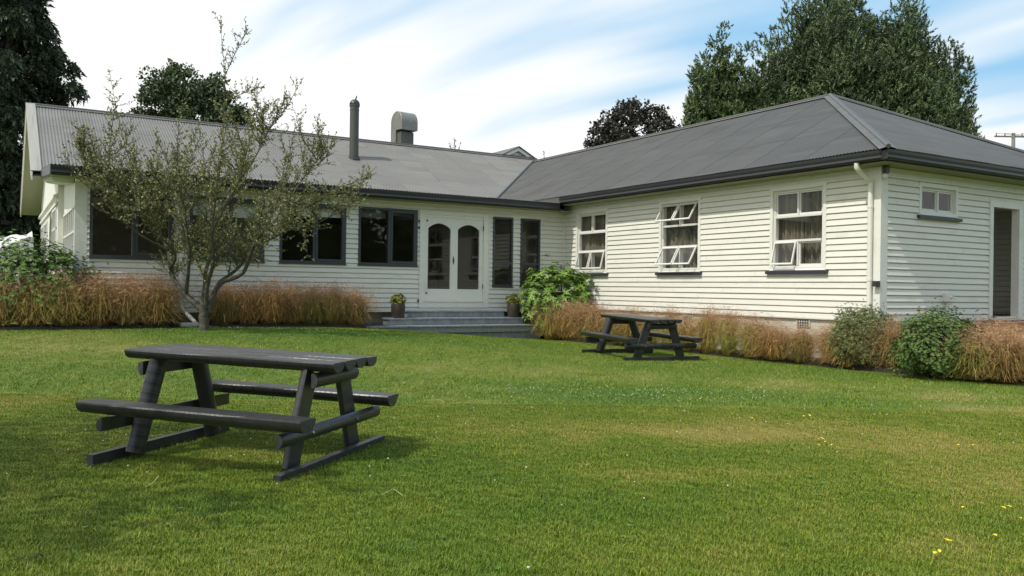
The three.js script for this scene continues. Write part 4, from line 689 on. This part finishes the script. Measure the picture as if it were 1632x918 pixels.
const atD = (px, py, D) => { const d = V((px - 816) / 1356.66, -(py - 459) / 1356.66, -1).applyQuaternion(camera.quaternion); return camera.position.clone().addScaledVector(d, D); };
const footOf = (px, D) => { const p = atD(px, 450, D); p.y = groundY(p.x, p.z) - 0.1; return p; };
function leaderLobes(R, spec, foot0, S, yFoot) {       // spec: px at foot, px at top, py top, half widths; S metres per pixel
  const out = [];
  for (const [xb, xt, yt, wb, wt, dep] of spec) {
    const yb = 300, n = Math.round((yb - yt) / 15);
    for (let i = 0; i <= n; i++) { const f = i / n, hw = wt + (wb - wt) * Math.pow(1 - f, 0.8), m = Math.max(1, Math.round(1 + hw / 11)); for (let k = 0; k < m; k++) { const a = R() * 6.283, q = m === 1 ? 0 : hw * rr(0.35, 0.72, R), r = hw * (m === 1 ? 0.8 : rr(0.28, 0.42, R)); out.push([(xb + (xt - xb) * f - foot0 + Math.cos(a) * q) * S, (yFoot - (yb + (yt - yb) * f) + rr(-8, 8, R)) * S, dep + Math.sin(a) * q * S, r * S, r * 1.05 * S, r * S]); } }
  }
  return out;
}
{
  const upright = (o, R) => o.clone().multiplyScalar(0.55).add(V(0, 0.75, 0)).addScaledVector(sph(R), 0.45).normalize();
  const palC = [[0.075, 0.115, 0.044], [0.098, 0.142, 0.056], [0.055, 0.088, 0.035], [0.125, 0.165, 0.070]];
  const D = 46, S = D / 1356.66, f1 = footOf(1350, D), R = rngOf(501), y1 = 450 + (atD(1350, 450, D).y - f1.y) / S;
  conifer('conifer_tree', 'huge multi-topped dark conifer rising behind the right wing roof', f1.toArray(), leaderLobes(R, [[1275, 1268, -12, 100, 22, 0.6], [1345, 1342, -60, 115, 30, 1.0], [1428, 1437, 0, 100, 18, -0.4], [1462, 1490, 80, 90, 24, -0.8], [1240, 1215, 60, 75, 18, -1.0], [1320, 1310, 50, 100, 40, -2.2], [1400, 1392, 40, 110, 36, -2.0], [1490, 1512, 150, 62, 20, -0.4], [1215, 1222, 120, 60, 24, -0.6], [1440, 1455, 110, 100, 50, 0.3]], 1350, S, y1), 80000, 0.34, palC, upright, 502, [[[[0, -0.2, 0], [-0.4, 7, 0.4], [0.2, 17, 0.8]], 0.6, 0.12], [[[0, 4, 0], [1.6, 10, -0.4], [2.6, 14.6, -0.4]], 0.3, 0.08], [[[0, 4, 0], [-1.6, 10, 0.2], [-2.6, 14.8, 0.6]], 0.3, 0.08]]);
  const D2 = 44, S2 = D2 / 1356.66, f2 = footOf(1145, D2), y2 = 450 + (atD(1145, 450, D2).y - f2.y) / S2;
  conifer('conifer_tree', 'narrower conifer with a single spire, left of the huge conifer', f2.toArray(), leaderLobes(rngOf(511), [[1150, 1143, 50, 58, 11, 0], [1110, 1112, 120, 40, 14, -0.4], [1190, 1176, 88, 55, 14, -0.5], [1130, 1122, 92, 50, 14, 0.6]], 1145, S2, y2), 18000, 0.32, palC.map((c) => [c[0] * 1.15, c[1] * 1.15, c[2]]), upright, 512, [[[[0, -0.2, 0], [0, 6, 0], [0, 12.6, 0]], 0.4, 0.06]]);
  const D3 = 33, S3 = D3 / 1356.66, f3 = footOf(10, D3), R3 = rngOf(521), lobes = [];
  const y3 = 450 + (atD(10, 450, D3).y - f3.y) / S3;
  const edge = (py) => (py < 0 ? 55 : py < 110 ? 55 + 60 * Math.sin(py / 110 * 1.57) : py < 190 ? 116 : 116 - (py - 190) * 0.2);
  for (let py = -40; py < 470; py += 22) for (let k = 0; k < 7; k++) { const a = R3() * 6.283, hw = edge(py) - 10, q = hw * Math.sqrt(R3()) * 0.86, r = rr(12, 24, R3); lobes.push([Math.cos(a) * q * S3, (y3 - py + rr(-10, 10, R3)) * S3, Math.sin(a) * q * S3, r * S3, r * 0.75 * S3, r * S3]); }
  const droop = (o, R) => V(o.x, 0, o.z).multiplyScalar(0.6).add(V(0, -0.75, 0)).addScaledVector(sph(R), 0.4).normalize();
  conifer('cedar_tree', 'tall dark drooping conifer at the left edge behind the gable', f3.toArray(), lobes, 11000, 0.42, [[0.036, 0.052, 0.024], [0.050, 0.070, 0.032], [0.027, 0.040, 0.019]], droop, 522, [[[[0, -0.2, 0], [0, 6, 0], [0.1, 13, 0]], 0.5, 0.15]]);
}
function broadleaf(name, label, foot, lobes, nLeaf, size, pal, seed, trunkTop, group) {
  const R = rngOf(seed), t = thing(name, label, 'tree', foot, group), g = new Geo(), w = new Geo();
  const loc = (u, v, d) => camR.clone().multiplyScalar(u).add(V(0, v, 0)).addScaledVector(camF, d), vol = lobes.map((l) => Math.pow(l[3] * l[4] * l[5], 2 / 3)), sum = vol.reduce((a, b) => a + b, 0);
  const tr = [V(0, -0.2, 0), V(0.05, trunkTop * 0.5, 0.05), V(0, trunkTop, 0)]; w.tube(tr, [trunkTop * 0.075, trunkTop * 0.06, trunkTop * 0.05], 10);
  lobes.forEach((l, li) => {
    const c = loc(l[0], l[1], l[2]); w.tube([tr[2].clone().add(V(0, -0.3, 0)), tr[2].clone().lerp(c, 0.5).add(V(0, 0.3, 0)), c], [trunkTop * 0.035, trunkTop * 0.02, 0.03], 6);
    const n = Math.round(nLeaf * vol[li] / sum), lk = rr(0.8, 1.2, R), clumps = Array.from({ length: 22 }, () => { const d = sph(R), q = 0.55 + 0.45 * Math.sqrt(R()); return loc(l[0] + d.x * l[3] * q, l[1] + d.y * l[4] * q, l[2] + d.z * l[5] * q); });
    for (const k of clumps) if (R() < 0.5) w.tube([c, c.clone().lerp(k, 0.6).add(V(0, 0.1, 0)), k], [0.035, 0.02, 0.008], 4);
    for (let i = 0; i < n; i++) { const cc = pick(clumps, R), p = cc.clone().addScaledVector(sph(R), l[3] * 0.36 * Math.pow(R(), 0.6)), d = sph(R), k = size * rr(0.6, 1.3, R); leafAt(g, p, d, sph(R).add(V(0, 0.5, 0)).normalize(), k, k * 0.6, tint(pick(pal, R), lk * rr(0.65, 1.35, R)), 0.2); }
  });
  part('trunk', w, M.darkBark, t); part('foliage', g, M.leaf, t).userData.kind = 'stuff'; return t;
}
{
  const mk = (name, label, px, D, list, n, size, pal, seed) => { const S = D / 1356.66, f = footOf(px, D), yF = 450 + (atD(px, 450, D).y - f.y) / S; return broadleaf(name, label, f.toArray(), list.map(([x, y, r, d]) => [(x - px) * S, (yF - y) * S, d || 0, r * S, r * 0.9 * S, r * S]), n, size, pal, seed, 4); };
  mk('broadleaf_tree', 'rounded green broadleaf tree behind the ridge, above the fruit tree', 305, 40, [[250, 132, 30], [285, 130, 34, 0.5], [322, 152, 38], [268, 165, 40, -0.6], [235, 178, 30], [352, 178, 34, 0.4], [385, 200, 26], [305, 190, 55], [225, 205, 34], [355, 210, 45], [410, 215, 16]], 15000, 0.2, [[0.055, 0.085, 0.028], [0.075, 0.11, 0.036], [0.04, 0.062, 0.022]], 601);
  mk('copper_tree', 'dark purple-brown tree beyond the right wing roof', 1005, 42, [[1000, 182, 26], [970, 200, 26, 0.4], [1035, 185, 22], [955, 222, 24], [1005, 212, 38], [1050, 208, 26, -0.4], [1072, 215, 14], [1000, 245, 40], [945, 238, 14]], 9000, 0.19, [[0.035, 0.030, 0.024], [0.05, 0.038, 0.03], [0.028, 0.032, 0.022], [0.04, 0.046, 0.028]], 602);
  // bare-topped saplings whose tips show over the ridge
  for (const [px, top, D, sd, lb] of [[724, 215, 48, 611, 'thin leafy sapling tips showing above the ridge beside the vent'], [862, 240, 50, 612, 'thin leafy sapling tips showing beside the small gablet'], [505, 208, 46, 613, 'faint leafy sapling tips above the ridge left of the flue']]) {
    const R = rngOf(sd), S = D / 1356.66, f = footOf(px, D), yF = 450 + (atD(px, 450, D).y - f.y) / S, H = (yF - top) * S, t = thing('sapling_tree', lb, 'tree', f.toArray()), w = new Geo(), g = new Geo();
    w.tube([V(0, -0.1, 0), V(0, H * 0.5, 0), V(0, H * 0.82, 0)], [0.12, 0.08, 0.04], 7);
    for (let k = 0; k < 16; k++) { const a = R() * 6.28, y0 = H * rr(0.6, 0.82, R), e = V(Math.cos(a) * rr(0.1, 0.5, R), Math.min(H, y0 + rr(0.8, 2.2, R)), Math.sin(a) * rr(0.1, 0.5, R)); w.tube([V(0, y0, 0), e.clone().lerp(V(0, y0, 0), 0.5).add(V(0, -0.1, 0)), e], [0.03, 0.02, 0.008], 4); for (let i = 0; i < 34; i++) { const p = V(0, y0, 0).lerp(e, rr(0.25, 1, R)); leafAt(g, p, sph(R), UP.clone().addScaledVector(sph(R), 0.5).normalize(), rr(0.1, 0.19, R), 0.06, tint([0.07, 0.095, 0.04], rr(0.7, 1.3, R))); } }
    part('trunk', w, M.darkBark, t); part('foliage', g, M.leaf, t).userData.kind = 'stuff';
  }
  // trees out of the picture: one on the left dapples the near lawn, three across the lawn darken the window reflections
  const pal = [[0.06, 0.09, 0.03], [0.075, 0.11, 0.035], [0.045, 0.07, 0.025]];
  broadleaf('shade_tree', 'spreading shade tree standing left of the near picnic table', [-18.9, -0.9, 13.4], [[0.6, 6.2, 0, 2.0, 1.5, 2.0], [-1.4, 6.8, 0.5, 1.8, 1.4, 1.8], [0.8, 5.4, 1.9, 1.5, 1.1, 1.5], [0.2, 5.4, -2.2, 1.8, 1.2, 1.8], [1.4, 4.7, -1.0, 1.2, 0.9, 1.2]], 7000, 0.15, pal, 621, 4.2);
  const far = broadleaf('boundary_tree', 'leafy boundary tree across the lawn, second along its row', [-2, -1.2, 44], [[0, 7, 0, 4.5, 4, 4], [-3, 5, 0, 3.5, 3, 3], [3, 5, 0.5, 3.5, 3.2, 3], [0, 10, 0, 3, 3, 3], [1, 3, 0, 4, 2.4, 3]], 14000, 0.62, pal, 622, 4, 'boundary trees across the lawn');
  for (const [x, z, a, l] of [[-13, 46, 0.7, 'first'], [29, 43, 3.3, 'fifth']]) copyOf(far, [x, -1.2, z], a, `leafy boundary tree across the lawn, ${l} along its row`);
  copyOf(far, [8, -1.2, 47], 1.3, 'leafy boundary tree across the lawn, third along its row'); copyOf(far, [18, -1.2, 45], 2.6, 'leafy boundary tree across the lawn, fourth along its row');
}

// ---------------------------------------------------------------- far things at the edges
{
  const b = atD(1615, 240, 85); b.y = groundY(b.x, b.z); const t = thing('utility_pole', 'grey utility pole with crossarm far behind the right roof', 'utility pole', b.toArray()), H = atD(1615, 212, 85).y - b.y;
  const w = std(lin(0.34, 0.33, 0.31), { map: barkTex }); part('pole', new Geo().tube([V(0, 0, 0), V(0, H, 0)], [0.22, 0.17], 9), w, t); const a = camR.clone().multiplyScalar(1.9); part('crossarm', new Geo().tube([V(0, H - 0.35, 0).sub(a), V(0, H - 0.35, 0).add(a)], 0.09, 4), w, t);
  for (const s of [-0.9, -0.45, 0.45, 0.9]) { part('insulator', new Geo().tube([V(0, H - 0.28, 0).addScaledVector(a, s), V(0, H - 0.02, 0).addScaledVector(a, s)], [0.06, 0.05], 6), M.metal, t); const p = V(0, H - 0.02, 0).addScaledVector(a, s), q = p.clone().add(V(30, -3 + s, 26)); part('wire', new Geo().tube([p, p.clone().lerp(q, 0.5).add(V(0, -0.9, 0)), q], 0.02, 4), M.metal, t); }
  // white cover draped over a frame beside the gable, and a grey iron shed behind it
  const g = new Geo(), nx = 26, nz = 10, f = (i, k) => { const u = i / nx, v = k / nz; const x = -16.2 + u * 3.6, z = -9.2 - v * 2.4; return V(x, 0.98 + u * 0.98 - 0.10 * Math.sin(u * 3) - 0.5 * Math.abs(v - 0.5) + 0.05 * Math.sin(u * 22 + v * 5) + 0.03 * Math.sin(u * 47 + v * 9), z); };
  for (let i = 0; i < nx; i++) { for (let k = 0; k < nz; k++) g.quad(f(i, k), f(i + 1, k), f(i + 1, k + 1), f(i, k + 1)); const a = f(i, 0), c = f(i + 1, 0), dr = (p, q) => V(p.x + 0.0, Math.max(-0.6, p.y - q), p.z + 0.12 * q + 0.08 * Math.sin(p.x * 11)); g.quad(dr(a, 2.2), dr(c, 2.2), c, a); }
  const tp = thing('tarpaulin_cover', 'white tarpaulin draped in folds beside the left gable', 'tarpaulin', [-14.4, -0.7, -10.2]); part('sheet', g, M.tarp, tp, [-14.4, -0.7, -10.2]);
  const poles = new Geo(); for (const x of [-16.1, -12.75]) for (const z of [-9.3, -11.5]) poles.tube([V(x, -0.8, z), V(x, f((x + 16.2) / 3.6 * nx, z < -10 ? nz : 0).y - 0.02, z)], 0.03, 6); part('poles', poles, M.zinc, tp, [-14.4, -0.7, -10.2]);
  const sb = [-13.6, -0.7, -19.5], sh = thing('iron_shed', 'grey corrugated iron shed glimpsed behind the left gable', 'shed', sb), sg = new Geo(); for (let k = 0; k < 60; k++) { const x = -14.6 + k * 0.05, z = -18 + 0.012 * Math.cos(k * 2.1), z2 = -18 + 0.012 * Math.cos((k + 1) * 2.1); sg.quad(V(x, 2.55, z), V(x + 0.05, 2.55, z2), V(x + 0.05, 3.15, z2 - 1.2), V(x, 3.15, z - 1.2)); }
  part('roof', sg, M.verge, sh, sb); part('wall', new Geo().box(-14.5, -0.8, -21, -11.7, 2.54, -18.3), M.zincDark, sh, sb);
}

// ---------------------------------------------------------------- turf blades, clover and fallen leaves
{
  const R = rngOf(909), tuft = (n, h, w, spread) => { const g = new Geo(); for (let i = 0; i < n; i++) { const a = R() * 6.283, b = V(rr(-spread, spread, R), 0, rr(-spread, spread, R)), d = V(Math.cos(a), 0, Math.sin(a)), hh = h * rr(0.5, 1.15, R), m = b.clone().addScaledVector(d, hh * rr(0.05, 0.3, R)).add(V(0, hh * 0.6, 0)), e = b.clone().addScaledVector(d, hh * rr(0.25, 0.85, R)).add(V(0, hh * rr(0.75, 1, R), 0)), s = V(-d.z, 0, d.x).multiplyScalar(w / 2), k = rr(0.75, 1.25, R), y = rr(-0.12, 0.2, R), c = [k * (1 + y), k, k * (1 - y)]; g.tri(b.clone().add(s), b.clone().sub(s), m.clone().addScaledVector(s, 0.8), c); g.tri(b.clone().sub(s), m.clone().addScaledVector(s, -0.8), m.clone().addScaledVector(s, 0.8), c); g.tri(m.clone().addScaledVector(s, 0.8), m.clone().addScaledVector(s, -0.8), e, c); } return g.build(); };
  const spots = [[], []];
  const bedEdge = (x, z) => (z < 1.35 && (x < -10.2 || (x > -9.7 && x < -1.2))) || (x > -1.28 && z < 13.7);
  const place = (px, py, list) => { const p = ground(px, py); if (p.z > 18.5 || bedEdge(p.x, p.z)) return; list.push(p); };
  // even cover: sample the lawn in metres, thinning with distance from the viewer
  const area = (n, d0, d1, list) => { let c = 0; while (c < n) { const D = Math.sqrt(d0 * d0 + (d1 * d1 - d0 * d0) * R()), s = (R() * 2 - 1) * 0.70, x = camera.position.x + camF.x * D + camR.x * D * s, z = camera.position.z + camF.z * D + camR.z * D * s; c++; if (bedEdge(x, z) || z < 0.9) continue; list.push(V(x, groundY(x, z), z)); } };
  area(110000, 3.6, 9.5, spots[0]); area(80000, 9.5, 24, spots[1]); void place;
  const geos = [tuft(11, 0.023, 0.0028, 0.030), tuft(11, 0.030, 0.0055, 0.06)], col = new THREE.Color(), c = [0, 0, 0], mx = new THREE.Matrix4(), q = new THREE.Quaternion();
  spots.forEach((list, k) => {
    const im = new THREE.InstancedMesh(geos[k], std(lin(1, 1, 1), { vertexColors: true, roughness: 0.6 }), list.length); im.name = k ? 'distant_grass' : 'grass'; im.castShadow = im.receiveShadow = true;
    list.forEach((p, i) => { const dr = dryness(p.x, p.z); turfColour(dr + rr(-0.42, 0.42, R), c); const s = (R() < 0.03 ? rr(1.3, 1.8, R) : rr(0.6, 1.2, R)) * (1 - 0.3 * clamp(dr)); q.setFromAxisAngle(UP, R() * 6.283); mx.compose(p, q, V(s, s, s)); im.setMatrixAt(i, mx); im.setColorAt(i, col.setRGB(c[0] * 1.35, c[1] * 1.35, c[2] * 1.35)); });
    tag(im, k ? 'short mown grass of the lawn further from the viewer' : 'short mown grass of the foreground lawn', 'grass', null, 'stuff'); scene.add(im);
  });
  // flat broad-leaved weeds in the turf
  const wg = new Geo(); for (let k = 0; k < 9; k++) { const a = k * 0.7 + R() * 0.4, d = V(Math.cos(a), rr(0.1, 0.4, R), Math.sin(a)).normalize(); leafAt(wg, V(0, 0.012, 0), d, UP, rr(0.035, 0.06, R), rr(0.012, 0.02, R), tint([1, 1, 1], rr(0.8, 1.2, R)), 0.15); }
  const ws = []; area(1300, 3.6, 20, ws); const wi = new THREE.InstancedMesh(wg.build(), std(lin(1, 1, 1), { vertexColors: true, roughness: 0.6 }), ws.length); wi.name = 'lawn_weeds'; wi.castShadow = wi.receiveShadow = true;
  ws.forEach((p, i) => { q.setFromAxisAngle(UP, R() * 6.28); const k = rr(0.28, 0.6, R); wi.setMatrixAt(i, mx.compose(p.clone().add(V(0, 0.012, 0)), q, V(k, k, k))); const b = rr(0.8, 1.2, R); wi.setColorAt(i, col.setRGB(0.10 * b, 0.20 * b, 0.02 * b)); }); tag(wi, 'small broad-leaved weeds growing through the mown lawn', 'weeds', null, 'stuff'); scene.add(wi);
  // white clover heads
  const heads = []; const scatter = (px, py, n, sx, sz) => { const p = ground(px, py); for (let i = 0; i < n; i++) { const u = (R() + R() + R() - 1.5) * sx, d = (R() + R() + R() - 1.5) * sz, x = p.x + camR.x * u + camF.x * d, z = p.z + camR.z * u + camF.z * d; if (!bedEdge(x, z)) heads.push(V(x, groundY(x, z), z)); } };
  scatter(1020, 630, 170, 2.4, 0.9); scatter(430, 525, 90, 1.6, 0.3); scatter(900, 680, 50, 4, 2.2); scatter(600, 680, 26, 3, 3); scatter(250, 600, 26, 3, 2); scatter(1300, 640, 40, 4, 2); scatter(700, 800, 8, 2, 1); scatter(560, 545, 60, 4, 2);
  const hg = new THREE.IcosahedronGeometry(0.0075, 1); hg.scale(1, 0.8, 1); const im = new THREE.InstancedMesh(hg, std(lin(0.50, 0.50, 0.38), { roughness: 0.9 }), heads.length); im.name = 'clover_flowers'; im.castShadow = im.receiveShadow = true;
  heads.forEach((p, i) => { const s = rr(0.6, 1.1, R); im.setMatrixAt(i, mx.compose(p.clone().add(V(0, 0.033, 0)), q, V(s, s, s))); }); tag(im, 'tiny white clover flower heads scattered through the lawn', 'flowers', null, 'stuff'); scene.add(im);
  // fallen yellow leaves
  const lg = new Geo(); { const n = 6, hw = (t) => 0.0085 * Math.sin(Math.PI * Math.pow(t, 0.8)); let pr = null; for (let i = 0; i <= n; i++) { const t = i / n, x = (t - 0.5) * 0.034, y = 0.004 * Math.cos((t - 0.5) * 3), w = hw(t) + 0.0004, cur = [V(x, y + 0.002, -w), V(x, y, 0), V(x, y + 0.002, w)]; if (pr) { lg.quad(pr[0], pr[1], cur[1], cur[0]); lg.quad(pr[1], pr[2], cur[2], cur[1]); } pr = cur; } }
  const yg = lg.build(), ym = std(lin(0.72, 0.58, 0.015), { roughness: 0.6 });
  const near = [[1535, 818], [1608, 817], [1599, 819], [1585, 864], [1510, 873], [1497, 890], [1490, 893], [1626, 836], [1513, 874]], mid = [[1310, 706], [1303, 707], [1316, 711], [1326, 716], [1306, 716], [1195, 671], [1198, 672], [1280, 669], [1290, 668], [1170, 664], [1575, 690], [1527, 716], [1549, 716]];
  const put = (list, label, group, s0) => list.forEach(([px, py]) => { const p = ground(px, py), t = part('yellow_leaf', yg, ym, scene); t.name = numbered('yellow_leaf'); t.position.set(p.x, p.y + 0.036, p.z); t.rotation.set(rr(-0.25, 0.25, R), R() * 6.28, rr(-0.2, 0.2, R)); t.scale.setScalar(s0 * rr(0.8, 1.2, R)); tag(t, label, 'leaf', group); });
  put(near, 'small fallen yellow leaf on the grass in the lower right foreground', 'yellow leaves in the lower right foreground', 1.0); put(mid, 'tiny fallen yellow leaf in the middle of the right-hand lawn', 'yellow leaves in the mid lawn', 1.15);
}
// dry stalks and brown leaves lying on the turf
{
  const R = rngOf(4242), straw = std(lin(0.45, 0.42, 0.20), { roughness: 0.8 }), brown = std(lin(0.05, 0.035, 0.02), { roughness: 0.9 });
  const stalk = (pts, label) => { const w = pts.map(([a, b]) => ground(a, b)), o = w[0].clone(), g = new Geo().tube(w.map((p) => p.clone().sub(o).add(V(0, 0.035, 0))), 0.0022, 5), m = part('dry_stalk', g, straw, scene); m.name = numbered('dry_stalk'); m.position.copy(o); tag(m, label, 'stalk', 'dry stalks on the lawn'); };
  stalk([[232, 785], [243, 779], [253, 767]], 'bent straw-coloured stalk on the grass below the near table'); stalk([[608, 798], [627, 788], [642, 799]], 'kinked straw-coloured stalk on the grass right of the near table'); stalk([[678, 643], [700, 642], [708, 646]], 'pale straw stalk in the middle of the lawn');
  const lg = new Geo(); { let pr = null; for (let i = 0; i <= 6; i++) { const t = i / 6, x = (t - 0.5) * 0.045, w = 0.013 * Math.sin(Math.PI * Math.pow(t, 0.85)) + 0.0005, y = 0.012 * Math.cos((t - 0.5) * 4), cur = [V(x, y + 0.006, -w), V(x, y, 0), V(x, y + 0.006, w)]; if (pr) { lg.quad(pr[0], pr[1], cur[1], cur[0]); lg.quad(pr[1], pr[2], cur[2], cur[1]); } pr = cur; } }
  const bg = lg.build();
  for (const [px, py, l] of [[60, 900, 'in the bottom left corner of the lawn'], [228, 846, 'below the near table'], [286, 826, 'just below the near table, right of another'], [684, 743, 'right of the near table shadow'], [761, 734, 'in the mid lawn'], [866, 802, 'in the centre foreground'], [968, 791, 'right of the centre foreground']]) { const p = ground(px, py), m = part('brown_leaf', bg, brown, scene); m.name = numbered('brown_leaf'); m.position.set(p.x, p.y + 0.034, p.z); m.rotation.y = R() * 6.28; tag(m, `dark curled dead leaf lying ${l}`, 'leaf', 'dead leaves on the lawn'); }
}
renderer.render(scene, camera);
